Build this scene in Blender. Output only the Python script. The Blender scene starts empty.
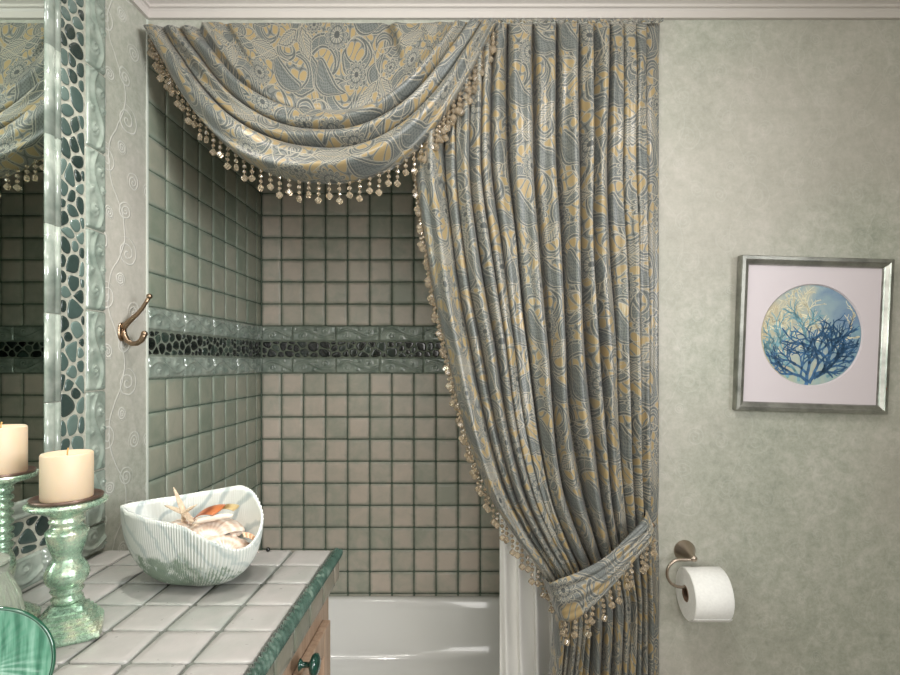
import bpy, bmesh, math, random
from mathutils import Vector, Matrix, Euler
PI = math.pi
random.seed(7)
sc = bpy.context.scene
C = sc.collection

# ------------------------------------------------------------------ camera, world, lights, exposure
F, CX, CY, CZ = 527.0, 466.0, 362.0, 1.36          # focal length in pixels, principal point, eye height
cam = bpy.data.cameras.new('camera'); camo = bpy.data.objects.new('camera', cam); C.objects.link(camo)
camo.location = (0, 0, CZ); camo.rotation_euler = (PI/2, 0, 0)
cam.sensor_width = 36; cam.lens = F/900*36
cam.shift_x = (450-CX)/900; cam.shift_y = (CY-337.5)/900
cam.clip_start = .02
sc.camera = camo
w = bpy.data.worlds.new('world'); sc.world = w; w.use_nodes = True
w.node_tree.nodes['Background'].inputs[0].default_value = (1, .97, .93, 1)
w.node_tree.nodes['Background'].inputs[1].default_value = .3
sc.view_settings.view_transform = 'Standard'; sc.view_settings.look = 'None'
sc.view_settings.gamma = 1; sc.view_settings.use_curve_mapping = False
sc.view_settings.exposure = 0.0

def area(name, loc, target, size, power, color, size_y=None, shape='RECTANGLE'):
    l = bpy.data.lights.new(name, 'AREA'); l.energy = power; l.color = color
    l.shape = shape; l.size = size; l.size_y = size_y or size
    o = bpy.data.objects.new(name, l); C.objects.link(o); o.location = loc
    o.rotation_euler = (Vector(target)-Vector(loc)).to_track_quat('-Z', 'Y').to_euler()
    return o
area('vanity_light', (-.66, .55, 2.22), (.35, 1.1, 1.2), .7, 3.5, (1, .95, .90), .10)
area('ceiling_light', (.15, .55, 2.42), (.15, .75, 0), .25, 12, (1, .96, .92), .35)
area('rear_fill_light', (.3, -.8, 2.38), (.1, 1.5, 1.1), 1.6, 6, (1, .97, .95), 1.0)  # broad frontal fill added behind the camera, no actual fixture
area('recessed_light', (-.68, 1.13, 2.44), (-.64, 1.08, 0), .05, 2.3, (1, .95, .9), .05, 'ELLIPSE').data.spread = math.radians(75)
area('front_fill_light', (.35, -1.6, 1.35), (-.35, 2, 1.15), 1.3, 35, (1, .97, .94), 1.6)  # added fill from behind the camera, reaches under the swag into the alcove
area('side_fill_light', (1.7, -.45, 1.75), (-.93, 1.2, 1.6), .8, 16, (.97, .98, 1), .8).data.spread = math.radians(80)  # added side fill to brighten the left wall, no actual window

# ------------------------------------------------------------------ helpers
def P(px, py, D): return Vector(((px-CX)*D/F, D, CZ-(py-CY)*D/F))

def mkobj(name, bm, mats, parent=None, smooth=True, solid=0):
    me = bpy.data.meshes.new(name); bm.to_mesh(me); bm.free()
    if not isinstance(mats, (list, tuple)): mats = [mats]
    for m in mats: me.materials.append(m)
    if smooth:
        me.polygons.foreach_set('use_smooth', [True]*len(me.polygons))
    o = bpy.data.objects.new(name, me); C.objects.link(o)
    if parent: o.parent = parent
    if solid:
        s = o.modifiers.new('thickness', 'SOLIDIFY'); s.thickness = solid; s.offset = 0
    return o
def tag(o, label, cat, group=None):
    o['label'] = label; o['category'] = cat
    if group: o['group'] = group
    return o
def empty(name, loc, label, cat, group=None, rz=0):
    o = bpy.data.objects.new(name, None); C.objects.link(o); o.location = loc; o.rotation_euler = (0, 0, rz)
    o.empty_display_size = .05
    return tag(o, label, cat, group)
def struct(o): o['kind'] = 'structure'; return o

def box(bm, x0, x1, y0, y1, z0, z1, bev=0, mi=0):
    vs = [bm.verts.new((x, y, z)) for x in (x0, x1) for y in (y0, y1) for z in (z0, z1)]
    fs = []
    for idx in ((0, 1, 3, 2), (4, 6, 7, 5), (0, 4, 5, 1), (2, 3, 7, 6), (0, 2, 6, 4), (1, 5, 7, 3)):
        f = bm.faces.new([vs[i] for i in idx]); f.material_index = mi; fs.append(f)
    if bev:
        es = list({e for f in fs for e in f.edges})
        bmesh.ops.bevel(bm, geom=es, offset=bev, segments=2, affect='EDGES', profile=.6)
def grid(bm, nu, nv, fn, uvfn=None, close_u=False, close_v=False, mi=0):
    uvl = bm.loops.layers.uv.verify() if uvfn else None
    V = [[bm.verts.new(fn(i/(nu), j/(nv))) for i in range(nu + (0 if close_u else 1))] for j in range(nv + (0 if close_v else 1))]
    for j in range(nv):
        for i in range(nu):
            i2 = (i+1) % nu if close_u else i+1
            j2 = (j+1) % nv if close_v else j+1
            try: f = bm.faces.new((V[j][i], V[j][i2], V[j2][i2], V[j2][i]))
            except ValueError: continue
            f.material_index = mi
            if uvl:
                for l, (a, b) in zip(f.loops, ((i, j), (i+1, j), (i+1, j+1), (i, j+1))):
                    l[uvl].uv = uvfn(a/nu, b/nv)
    return V
def lathe(bm, prof, n=40, center=(0, 0, 0), rot=None, mod=None, mi=0):
    """prof: (r,z) points from bottom to top."""
    M = rot or Matrix.Identity(3); c = Vector(center); rings = []
    for r, z in prof:
        ring = []
        for i in range(n):
            a = 2*PI*i/n; rr = r*(mod(a, z) if mod else 1)
            ring.append(bm.verts.new(c + M @ Vector((rr*math.cos(a), rr*math.sin(a), z))))
        rings.append(ring)
    for k in range(len(rings)-1):
        for i in range(n):
            f = bm.faces.new((rings[k][i], rings[k][(i+1) % n], rings[k+1][(i+1) % n], rings[k+1][i])); f.material_index = mi
    if prof[0][0] > 1e-5:
        f = bm.faces.new(list(reversed(rings[0]))); f.material_index = mi
    if prof[-1][0] > 1e-5:
        f = bm.faces.new(rings[-1]); f.material_index = mi
def tube(bm, pts, rad, n=10, mi=0):
    pts = [Vector(p) for p in pts]; rings = []
    up = Vector((.13, .2, 1)).normalized(); prev = None
    for k, p in enumerate(pts):
        t = (pts[min(k+1, len(pts)-1)]-pts[max(k-1, 0)]).normalized()
        if prev is None: a = t.orthogonal().normalized()
        else: a = (prev - t*prev.dot(t)).normalized()
        prev = a; b = t.cross(a); r = rad[k] if isinstance(rad, (list, tuple)) else rad
        rings.append([bm.verts.new(p + (a*math.cos(2*PI*i/n)+b*math.sin(2*PI*i/n))*r) for i in range(n)])
    for k in range(len(rings)-1):
        for i in range(n):
            f = bm.faces.new((rings[k][i], rings[k][(i+1) % n], rings[k+1][(i+1) % n], rings[k+1][i])); f.material_index = mi
    bm.faces.new(list(reversed(rings[0]))); bm.faces.new(rings[-1])
def interp(keys, t):
    if t <= keys[0][0]: return keys[0][1]
    for (a, va), (b, vb) in zip(keys, keys[1:]):
        if t <= b:
            s = (t-a)/(b-a); return va+(vb-va)*s
    return keys[-1][1]
def sinterp(keys, t):
    """smooth cubic through keys"""
    n = len(keys)
    if t <= keys[0][0]: return keys[0][1]
    if t >= keys[-1][0]: return keys[-1][1]
    for k in range(n-1):
        if t <= keys[k+1][0]:
            x0, y0 = keys[k]; x1, y1 = keys[k+1]; h = x1-x0
            def sl(i):
                if i == 0: return (keys[1][1]-keys[0][1])/(keys[1][0]-keys[0][0])
                if i == n-1: return (keys[-1][1]-keys[-2][1])/(keys[-1][0]-keys[-2][0])
                return (keys[i+1][1]-keys[i-1][1])/(keys[i+1][0]-keys[i-1][0])
            m0, m1 = sl(k)*h, sl(k+1)*h; s = (t-x0)/h
            return (2*s**3-3*s*s+1)*y0+(s**3-2*s*s+s)*m0+(-2*s**3+3*s*s)*y1+(s**3-s*s)*m1

# ------------------------------------------------------------------ node expressions
class N:
    nt = None
    def __init__(s, v): s.v = v
    @staticmethod
    def m(op, *a):
        n = N.nt.nodes.new('ShaderNodeMath'); n.operation = op
        for i, x in enumerate(a):
            x = x.v if isinstance(x, N) else x
            if isinstance(x, (int, float)): n.inputs[i].default_value = x
            else: N.nt.links.new(x, n.inputs[i])
        return N(n.outputs[0])
    def __add__(s, o): return N.m('ADD', s, o)
    __radd__ = __add__
    def __sub__(s, o): return N.m('SUBTRACT', s, o)
    def __rsub__(s, o): return N.m('SUBTRACT', o, s)
    def __mul__(s, o): return N.m('MULTIPLY', s, o)
    __rmul__ = __mul__
    def __truediv__(s, o): return N.m('DIVIDE', s, o)
    def __neg__(s): return N.m('MULTIPLY', s, -1.0)
def nsin(x): return N.m('SINE', x)
def ncos(x): return N.m('COSINE', x)
def nabs(x): return N.m('ABSOLUTE', x)
def nmin(a, b): return N.m('MINIMUM', a, b)
def nmax(a, b): return N.m('MAXIMUM', a, b)
def nfloor(x): return N.m('FLOOR', x)
def nfract(x): return N.m('FRACT', x)
def nround(x): return N.m('ROUND', x)
def nlt(a, b): return N.m('LESS_THAN', a, b)
def nsqrt(x): return N.m('SQRT', x)
def npow(x, p): return N.m('POWER', x, p)
def natan2(a, b): return N.m('ARCTAN2', a, b)
def nlen(x, y): return nsqrt(x*x+y*y)
def nmix(a, b, t): return a + (b-a)*t if isinstance(a, N) or isinstance(b, N) else N.m('MULTIPLY_ADD', t, b-a, a)
def nclamp(x): return nmin(nmax(x, 0.0), 1.0)
def nstep(x, e0, e1):     # linear ramp
    return nclamp((x-e0)/(e1-e0))
def nrot(x, y, a):
    c, s = math.cos(a), math.sin(a); return x*c+y*s, y*c-x*s

def newmat(name):
    m = bpy.data.materials.new(name); m.use_nodes = True
    N.nt = m.node_tree
    return m, m.node_tree, m.node_tree.nodes['Principled BSDF']
def setp(b, **k):
    names = dict(rough='Roughness', metal='Metallic', spec='Specular IOR Level', trans='Transmission Weight', ior='IOR', coat='Coat Weight', coatr='Coat Roughness',
                 sheen='Sheen Weight', sss='Subsurface Weight', sheenr='Sheen Roughness')
    for a, v in k.items(): b.inputs[names[a]].default_value = v
def col(c): return (c[0], c[1], c[2], 1)
def s2l(r, g, b):
    f = lambda v: (v/255/12.92) if v/255 <= .04045 else ((v/255+.055)/1.055)**2.4
    return (f(r), f(g), f(b), 1)
def ramp(nt, fac, stops, interp_='LINEAR'):
    n = nt.nodes.new('ShaderNodeValToRGB'); e = n.color_ramp.elements; n.color_ramp.interpolation = interp_
    while len(e) < len(stops): e.new(.5)
    for el, (p, c) in zip(e, stops): el.position = p; el.color = c
    nt.links.new(fac.v if isinstance(fac, N) else fac, n.inputs[0]); return n.outputs[0]
def mixc(nt, fac, a, b, mode='MIX'):
    n = nt.nodes.new('ShaderNodeMix'); n.data_type = 'RGBA'; n.blend_type = mode
    for s, v in ((0, fac), (6, a), (7, b)):
        v = v.v if isinstance(v, N) else v
        if isinstance(v, (int, float, tuple)): n.inputs[s].default_value = v
        else: nt.links.new(v, n.inputs[s])
    return n.outputs[2]
def noise(nt, scale, detail=3, vec=None, rough=.5, dist=0):
    n = nt.nodes.new('ShaderNodeTexNoise'); n.inputs['Scale'].default_value = scale
    n.inputs['Detail'].default_value = detail; n.inputs['Roughness'].default_value = rough; n.inputs['Distortion'].default_value = dist
    if vec is None:
        vec = nt.nodes.new('ShaderNodeTexCoord').outputs['Object']
    nt.links.new(vec, n.inputs['Vector']); return N(n.outputs[0])
def bump(nt, b, h, strength=.3, dist=.002):
    n = nt.nodes.new('ShaderNodeBump'); n.inputs['Strength'].default_value = strength; n.inputs['Distance'].default_value = dist
    nt.links.new(h.v if isinstance(h, N) else h, n.inputs['Height']); nt.links.new(n.outputs[0], b.inputs['Normal'])
def link(nt, a, s): nt.links.new(a.v if isinstance(a, N) else a, s)
def sepxyz(nt, v):
    n = nt.nodes.new('ShaderNodeSeparateXYZ'); nt.links.new(v, n.inputs[0]); return [N(o) for o in n.outputs]
def island(nt):
    return N(nt.nodes.new('ShaderNodeNewGeometry').outputs['Random Per Island'])

def simple(name, c, noise_scale=0, amt=.1, bmp=0, **k):
    m, nt, b = newmat(name); setp(b, **k)
    if noise_scale:
        f = noise(nt, noise_scale, 4)
        d = tuple(x*(1-amt*2) for x in c[:3])+(1,); e = tuple(min(1, x*(1+amt*2)) for x in c[:3])+(1,)
        link(nt, ramp(nt, f, [(.3, d), (.7, e)]), b.inputs['Base Color'])
        if bmp: bump(nt, b, f, bmp, .003)
    else: b.inputs['Base Color'].default_value = c
    return m

# ---- paisley damask
def fabric_mat():
    m, nt, b = newmat('paisley_damask')
    uvn = nt.nodes.new('ShaderNodeUVMap').outputs[0]
    # gentle hand-drawn wobble
    nz = nt.nodes.new('ShaderNodeTexNoise'); nz.inputs['Scale'].default_value = 14; nz.inputs['Detail'].default_value = 1
    nt.links.new(uvn, nz.inputs['Vector'])
    s = sepxyz(nt, nz.outputs['Color'])
    U0, V0, _ = sepxyz(nt, uvn)
    U = U0 + (s[0]-.5)*.022; V = V0 + (s[1]-.5)*.022
    PW, PH = .30, .34
    U = U*1.02; V = V*1.02
    def local(cx, cy, rot, pw=PW, ph=PH):
        du = U-cx; k = nround(du/pw); lx = du-k*pw
        ly = V-cy+k*(ph*.5); ly = ly-nround(ly/ph)*ph
        return nrot(lx, ly, rot)
    # ground: gold with trailing vine filler
    wv = nsin(U*120+nsin(V*47)*1.9)+nsin(V*112+nsin(U*61)*2.2)
    filler = nlt(nabs(wv), .52)
    tone = filler*.64-nlt(nabs(nabs(wv)-.47), .07)*.0+nlt(nabs(nabs(wv)-.58), .07)*.34+nlt(nabs(wv), .10)*.3
    def lay(tone, d, inner):
        """d<0 inside; pale outline, dark rim line, inner pattern"""
        inside = nlt(d, .0016)
        line = nlt(nabs(d), .0011)
        rim = nlt(nabs(d+.0052), .0011)
        t = nmix(inner, 1.0, rim)
        t = nmix(t, .40, nlt(nabs(d+.0092), .0009))
        t = nmix(t, .33, line)
        return tone+(t-tone)*inside
    def crescent(cx, cy, rot, rho, w0, flip=1, stripes=34):
        x, y = local(cx, cy, rot); x = x*flip
        r = nlen(x, y); a = natan2(y, x)/(2*PI)+.5
        wd = nsin(npow(a, 1.8)*PI)*w0
        d = nabs(r-rho)-wd
        inner = nmix(.66, .84, nlt(nsin(a*(stripes*2*PI))*nsin(r*700), .1))
        return d, inner
    def paisley(cx, cy, rot, L, W, k):
        x, y = local(cx, cy, rot)
        xb = x-y*y*k
        t = nclamp(y/L+.5)
        wd = nsqrt(t)*npow(1.0-t, .9)*W*2.1
        d = nabs(xb)-wd
        ins = nlt(nabs(nabs(xb)-wd*.45), .0016)
        dots = nlt(nsin(xb*520)*nsin(y*520), -.15)
        inner = nmix(.70, .92, nmax(ins, dots*.8))
        return d, inner
    def rosette(cx, cy, R, n):
        x, y = local(cx, cy, 0)
        r = nlen(x, y); a = natan2(y, x)
        pet = nabs(ncos(a*(n/2)))
        d = r-(pet*.28+.72)*R
        c1 = nlt(r, R*.2)
        inner = nmix(.66, .33, nlt(pet*(r/R), .16))
        inner = nmix(inner, .96, nlt(nabs(r-R*.50), .0018))
        inner = nmix(inner, 1.0, c1)
        return d, inner
    def leaf(cx, cy, rot, L, W):
        x, y = local(cx, cy, rot)
        t = nclamp(y/L+.5)
        wd = nsin(t*PI)*(nabs(nsin(t*(9*PI)))*.18+.86)*W
        d = nabs(x)-wd
        veins = nlt(nsin((nabs(x)*1.3+y)*620), -.45)
        inner = nmix(.68, .38, veins); inner = nmix(inner, .3, nlt(nabs(x), .0012))
        return d, inner
    for args in ((.045, .02, .6, .050, .022, 1), (.17, .03, 2.5, .046, .021, -1), (.25, .14, -.9, .054, .024, 1), (.115, .255, 1.3, .047, .021, -1), (.03, .20, 3.6, .040, .018, 1), (.20, .20, 2.1, .030, .014, -1), (.28, .03, .2, .030, .014, 1)):
        tone = lay(tone, *crescent(*args))
    tone = lay(tone, *paisley(.19, .115, .9, .135, .040, 7))
    tone = lay(tone, *paisley(.055, .285, -2.3, .14, .042, -7))
    tone = lay(tone, *paisley(.235, .30, -.3, .11, .033, 9))
    tone = lay(tone, *leaf(.11, .175, 1.45, .125, .032))
    tone = lay(tone, *leaf(.275, .225, .3, .11, .027))
    tone = lay(tone, *leaf(.205, .235, -.9, .10, .024))
    tone = lay(tone, *rosette(.095, .085, .046, 14))
    tone = lay(tone, *rosette(.165, .31, .041, 12))
    tone = lay(tone, *rosette(.005, .115, .032, 10))
    gold, pale = s2l(152, 130, 84), s2l(160, 153, 136)
    c = ramp(nt, tone, [(0, gold), (.26, gold), (.33, pale), (.42, pale), (.60, s2l(112, 114, 108)), (.72, s2l(92, 99, 97)), (.84, s2l(70, 79, 79)), (1, s2l(38, 48, 51))])
    # fine warp threads, slightly paler and darker
    th = nt.nodes.new('ShaderNodeTexWave'); th.inputs['Scale'].default_value = 160; th.inputs['Distortion'].default_value = 1.5
    nt.links.new(uvn, th.inputs['Vector'])
    c = mixc(nt, .16, c, ramp(nt, N(th.outputs[0]), [(0, s2l(76, 76, 72)), (1, s2l(180, 174, 162))]))
    link(nt, c, b.inputs['Base Color'])
    link(nt, nmix(.28, .42, nstep(tone, .3, .7)), b.inputs['Roughness'])
    setp(b, spec=.55, sheen=.12)
    bump(nt, b, tone, .25, .0012)
    return m
FAB = fabric_mat()

# ---- wallpaper with embossed vine scrolls
def wallpaper(name, axis, vine=.3, warm=0):
    m, nt, b = newmat(name)
    tc = nt.nodes.new('ShaderNodeTexCoord').outputs['Object']
    x, y, z = sepxyz(nt, tc)
    U = x if axis == 'x' else y
    V = z
    n1 = noise(nt, 3.2, 5, tc, .6); n2 = noise(nt, 42, 6, tc, .75, .15); n3 = noise(nt, 1.4, 2, tc)
    c1 = ramp(nt, n2*.62+n1*.38, [(.34, s2l(142, 147, 133)), (.5, s2l(165, 167, 154)), (.66, s2l(188, 187, 177))])
    c2 = mixc(nt, nstep(n3, .42, .62)*.45, c1, s2l(176, 168, 160))
    # vine: stem + curls in a half-drop repeat
    PW, PH = .20, .36
    nz = nt.nodes.new('ShaderNodeTexNoise'); nz.inputs['Scale'].default_value = 9; nt.links.new(tc, nz.inputs['Vector'])
    s = sepxyz(nt, nz.outputs['Color'])
    Uw = U+(s[0]-.5)*.03; Vw = V+(s[1]-.5)*.03
    def local(cx, cy):
        du = Uw-cx; k = nround(du/PW); lx = du-k*PW
        ly = Vw-cy+k*(PH*.5); ly = ly-nround(ly/PH)*PH
        return lx, ly
    lx, ly = local(0, 0)
    stem = nabs(lx-nsin(ly*(2*PI/PH))*.035)
    best = stem
    for cx, cy, R, fl in ((.044, .04, .036, 1), (-.040, -.09, .034, -1), (.034, .15, .024, -1), (-.060, .05, .020, 1), (.070, -.12, .022, 1), (-.03, .13, .014, 1), (.02, -.04, .014, -1)):
        lx, ly = local(cx, cy); lx = lx*fl
        r = nlen(lx, ly); a = natan2(ly, lx)/(2*PI)
        q = r/(R*.5)-a; dd = nabs(q-nround(q))*(R*.5)
        dd = nmax(dd, (r-R)*.5)
        best = nmin(best, dd)
    line = 1.0-nstep(best, .0008, .0030)
    c3 = mixc(nt, line*vine, c2, s2l(206, 207, 200))
    link(nt, c3, b.inputs['Base Color'])
    setp(b, rough=.55, spec=.35)
    bump(nt, b, line*(vine*3)+n2*.5, .5, .0016)
    return m
WPX, WPY = wallpaper('wallpaper_far', 'x', .10), wallpaper('wallpaper_side', 'y', .62)

def tile_mat(name, warm, mid, cool, edge, rough=.28, edgew=.16, emix=.75):
    m, nt, b = newmat(name)
    tc = nt.nodes.new('ShaderNodeTexCoord').outputs['Object']
    isl = island(nt)
    n1 = noise(nt, 16, 4, tc, .6, .4)
    n2 = noise(nt, 60, 3, tc)
    base = ramp(nt, nclamp(n1*.85+isl*.52-.18), [(.2, cool), (.5, mid), (.78, warm)])
    u, v, _ = sepxyz(nt, nt.nodes.new('ShaderNodeUVMap').outputs[0])
    ed = nmin(nmin(u, 1.0-u), nmin(v, 1.0-v))
    ef = (1.0-nstep(ed+(n1-.5)*.16, 0, edgew))*emix
    c = mixc(nt, ef, base, edge)
    link(nt, c, b.inputs['Base Color'])
    link(nt, nmix(rough, rough+.18, n2), b.inputs['Roughness'])
    bump(nt, b, n1+n2*.15, .35, .004)
    return m
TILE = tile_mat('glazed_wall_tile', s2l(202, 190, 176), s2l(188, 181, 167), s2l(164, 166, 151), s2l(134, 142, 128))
CTILE = tile_mat('counter_tile', s2l(165, 161, 157), s2l(155, 154, 149), s2l(140, 145, 138), s2l(132, 139, 131), .22, .07, .5)
GROUT = simple('dark_green_grout', s2l(92, 106, 92), 80, .15, .3, rough=.85)
CGROUT = simple('grey_green_grout', s2l(104, 108, 101), 80, .12, .3, rough=.85)
LGROUT = simple('pale_grout', s2l(164, 164, 150), 90, .12, .3, rough=.85)
def pebble_mat(name, stops):
    m, nt, b = newmat(name)
    isl = island(nt); n = noise(nt, 70, 3)
    c = ramp(nt, nclamp(isl*.9+n*.2-.05), stops)
    link(nt, c, b.inputs['Base Color']); setp(b, rough=.16, spec=.6, coat=.4)
    return m
PEB = pebble_mat('green_pebble', [(0, s2l(34, 45, 42)), (.35, s2l(50, 64, 60)), (.65, s2l(72, 90, 85)), (1, s2l(100, 118, 111))])
PEBD = pebble_mat('dark_pebble', [(0, s2l(6, 12, 10)), (.55, s2l(16, 24, 21)), (.82, s2l(42, 56, 49)), (1, s2l(80, 94, 82))])
def glass_relief(name, a, c_):
    m, nt, b = newmat(name)
    n = noise(nt, 25, 3)
    link(nt, ramp(nt, n, [(.3, a), (.7, c_)]), b.inputs['Base Color'])
    setp(b, rough=.14, trans=.1, coat=.5, spec=.6)
    return m
TILE_L = tile_mat('glazed_wall_tile_shaded', s2l(150, 150, 134), s2l(138, 142, 126), s2l(120, 130, 114), s2l(132, 144, 130))  # same wall tile, left wall's dimmer greener light put into the colour
RELIEF = glass_relief('sea_green_glass', s2l(116, 130, 119), s2l(162, 172, 160))
PENCIL = glass_relief('pale_glass', s2l(120, 132, 122), s2l(166, 174, 163))
WHITE = simple('white_enamel', s2l(236, 236, 232), rough=.12, coat=.6, spec=.5)
CROWN = simple('painted_white_moulding', s2l(196, 190, 184), rough=.4)
CEIL = simple('ceiling_paint', s2l(225, 220, 212), rough=.8)
FLOOR = simple('floor_stone', s2l(150, 146, 136), 6, .1, rough=.4)
m, nt, b = newmat('mirror_silver'); b.inputs['Base Color'].default_value = (.74, .82, .76, 1); setp(b, metal=1, rough=.0); MIRROR = m
m, nt, b = newmat('brushed_nickel'); b.inputs['Base Color'].default_value = s2l(176, 162, 148); setp(b, metal=1, rough=.28); NICKEL = m
m, nt, b = newmat('antique_bronze'); b.inputs['Base Color'].default_value = s2l(150, 130, 108); setp(b, metal=1, rough=.3); BRONZE = m
m, nt, b = newmat('silver_leaf_frame')
tcx = nt.nodes.new('ShaderNodeTexCoord').outputs['Object']
link(nt, ramp(nt, noise(nt, 14, 4, tcx, .6), [(.3, s2l(112, 114, 108)), (.7, s2l(172, 172, 164))]), b.inputs['Base Color']); setp(b, metal=.85, rough=.32); SILVER = m

# ------------------------------------------------------------------ room shell
D1, D2, XL, XR = 1.5345, 2.39, -.928, 2.1
YB = -1.7; ZC = 2.46
ZCR = 2.356                               # bottom of the crown moulding
XO = .545                                  # right side of the tub opening
def wallbox(name, x0, x1, y0, y1, z0, z1, mat):
    bm = bmesh.new(); box(bm, x0, x1, y0, y1, z0, z1); return struct(mkobj(name, bm, mat, smooth=False))
wallbox('floor', XL-.1, XR+.1, YB-.1, D2+.1, -.1, 0, FLOOR)
wallbox('ceiling', XL-.1, XR+.1, YB-.1, D2+.1, ZC, ZC+.1, CEIL)
wallbox('wall_left', XL-.1, XL, YB, D1, 0, ZC, WPY)
wallbox('wall_right', XR, XR+.1, YB, D1+.1, 0, ZC, WPY)
wallbox('wall_rear', XL-.1, XR+.1, YB-.1, YB, 0, ZC, WPX)
bm = bmesh.new(); box(bm, XO, XR, D1, D1+.08, 0, ZC); box(bm, XL, XO, D1, D1+.08, ZCR-.03, ZC)
struct(mkobj('wall_far', bm, WPX, smooth=False))
TT = .006
wall_ab = wallbox('wall_alcove_back', XL-.1, XO+.2, D2+TT, D2+.1, 0, ZC, GROUT)
wall_al = wallbox('wall_alcove_left', XL-.1, XL-TT+.001, D1+.001, D2+TT, 0, ZC, GROUT)
wallbox('wall_alcove_right', XO+.06, XO+.16, D1+.08, D2+TT, 0, ZC, GROUT)

def tiles(bm, O, ua, va, na, rects, gap=.0052, th=TT, bev=.0022, jit=.0008):
    uvl = bm.loops.layers.uv.verify()
    O, ua, va, na = map(Vector, (O, ua, va, na)); g = gap/2
    for (u0, v0, u1, v1) in rects:
        c = [(u0+g, v0+g), (u1-g, v0+g), (u1-g, v1-g), (u0+g, v1-g)]
        c = [(a+random.uniform(-jit, jit), b_+random.uniform(-jit, jit)) for a, b_ in c]
        cu, cv = (u0+u1)/2, (v0+v1)/2
        tl = [random.uniform(-.0005, .0005) for _ in range(4)]
        def ring(ins, h, hj=1):
            out = []
            for k, (a, b_) in enumerate(c):
                # cut each corner in two for a rounded outline
                da, db = (1 if a > cu else -1), (1 if b_ > cv else -1)
                r = .0045
                pts = [(a-da*(ins), b_-db*(ins+r)), (a-da*(ins+r), b_-db*(ins))]
                if k in (0, 2): pts = pts if k == 2 and False else pts
                # order counter-clockwise
                if (k == 0): pts = [pts[0], pts[1]]
                elif (k == 1): pts = [pts[1], pts[0]]
                elif (k == 2): pts = [pts[0], pts[1]]
                else: pts = [pts[1], pts[0]]
                for (p, q) in pts:
                    v = bm.verts.new(O+ua*p+va*q+na*(h+tl[k]*hj)); out.append((v, ((p-u0)/(u1-u0), (q-v0)/(v1-v0))))
            return out
        R = [ring(0, 0, 0), ring(0, th-bev), ring(bev, th-.0003), ring(.014, th+.0006)]
        for A, B in zip(R, R[1:]):
            n = len(A)
            for i in range(n):
                q = (A[i], A[(i+1) % n], B[(i+1) % n], B[i])
                f = bm.faces.new([x[0] for x in q])
                for l, x in zip(f.loops, q): l[uvl].uv = x[1]
        f = bm.faces.new([x[0] for x in R[-1]])
        for l, x in zip(f.loops, R[-1]): l[uvl].uv = x[1]

BAND = (1.310, 1.379, 1.4552, 1.523)       # lower relief, pebbles, upper relief
def zrows():
    r = []; z = BAND[0]
    while z > .3: r.append((z-.1001, z)); z -= .1001
    z = BAND[3]
    while z < ZC-.02: r.append((z, min(z+.1003, ZC))); z += .1003
    return r
bm = bmesh.new()
xs = [XL]+[-.838+.1003*k for k in range(15) if -.838+.1003*k < XO+.05]+[XO+.06]
tiles(bm, (0, D2+TT, 0), (1, 0, 0), (0, 0, 1), (0, -1, 0), [(a, z0, b_, z1) for z0, z1 in zrows() for a, b_ in zip(xs, xs[1:]) if b_-a > .02])
bmesh.ops.reverse_faces(bm, faces=[])
mkobj('tile_field', bm, TILE, wall_ab)
ys = [D1+.0998*k for k in range(9)]+[D2]
bm = bmesh.new()
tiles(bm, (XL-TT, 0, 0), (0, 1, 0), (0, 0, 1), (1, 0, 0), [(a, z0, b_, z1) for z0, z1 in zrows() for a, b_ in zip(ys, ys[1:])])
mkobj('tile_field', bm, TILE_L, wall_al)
# glazed edge strip where the tiling stops
bm = bmesh.new(); box(bm, XL-.004, XL+.0035, D1-.006, D1+.001, .3, ZCR, .001)
struct(mkobj('trim_1', bm, simple('pale_edge_bead', s2l(190, 196, 186), rough=.3), smooth=False))

def relief_h(u, v):
    """u along the tile 0..2, v across 0..1; raised scroll of a vine"""
    s = math.sin(PI*u)
    h = math.exp(-((v-.5-.26*s)/.07)**2)
    for (cx, cy, R, fl) in ((.5, .36, .27, 1), (1.5, .64, .27, -1), (1.0, .2, .16, -1), (.05, .75, .15, 1), (1.95, .25, .15, 1), (1.05, .8, .15, 1)):
        dx, dy = (u-cx)*fl*1.35, v-cy
        r = math.hypot(dx, dy)
        if r < R:
            a = math.atan2(dy, dx)/(2*PI); q = r/(R*.55)-a
            h = max(h, (.5+.5*math.cos(2*PI*q))**2*(1-(r/R)**4))
            if r < R*.18: h = max(h, 1.25)
    e = min(u, 2-u)*1.35; e2 = min(v, 1-v); ee = min(1, min(e, e2)/.07)
    return h*ee, ee
def relief_tiles(bm, O, ua, va, na, rects, gap=.003, th=.007, nu=54, nv=20):
    """rect (u0,v0,u1,v1), long side along u when wider"""
    O, ua, va, na = map(Vector, (O, ua, va, na)); g = gap/2
    for (u0, v0, u1, v1) in rects:
        longu = (u1-u0) >= (v1-v0)
        L = (u1-u0) if longu else (v1-v0)
        def fn(a, b_):
            s, t = (a, b_) if longu else (b_, a)
            h, e = relief_h(s*L/.1, t)
            hh = th*(.35+.65*min(1, e*1.6))+.0065*h
            if a in (0, 1) or b_ in (0, 1): hh = 0
            return O+ua*(u0+g+(u1-u0-gap)*a)+va*(v0+g+(v1-v0-gap)*b_)+na*hh
        grid(bm, nu if longu else nv, nv if longu else nu, fn)

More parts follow.
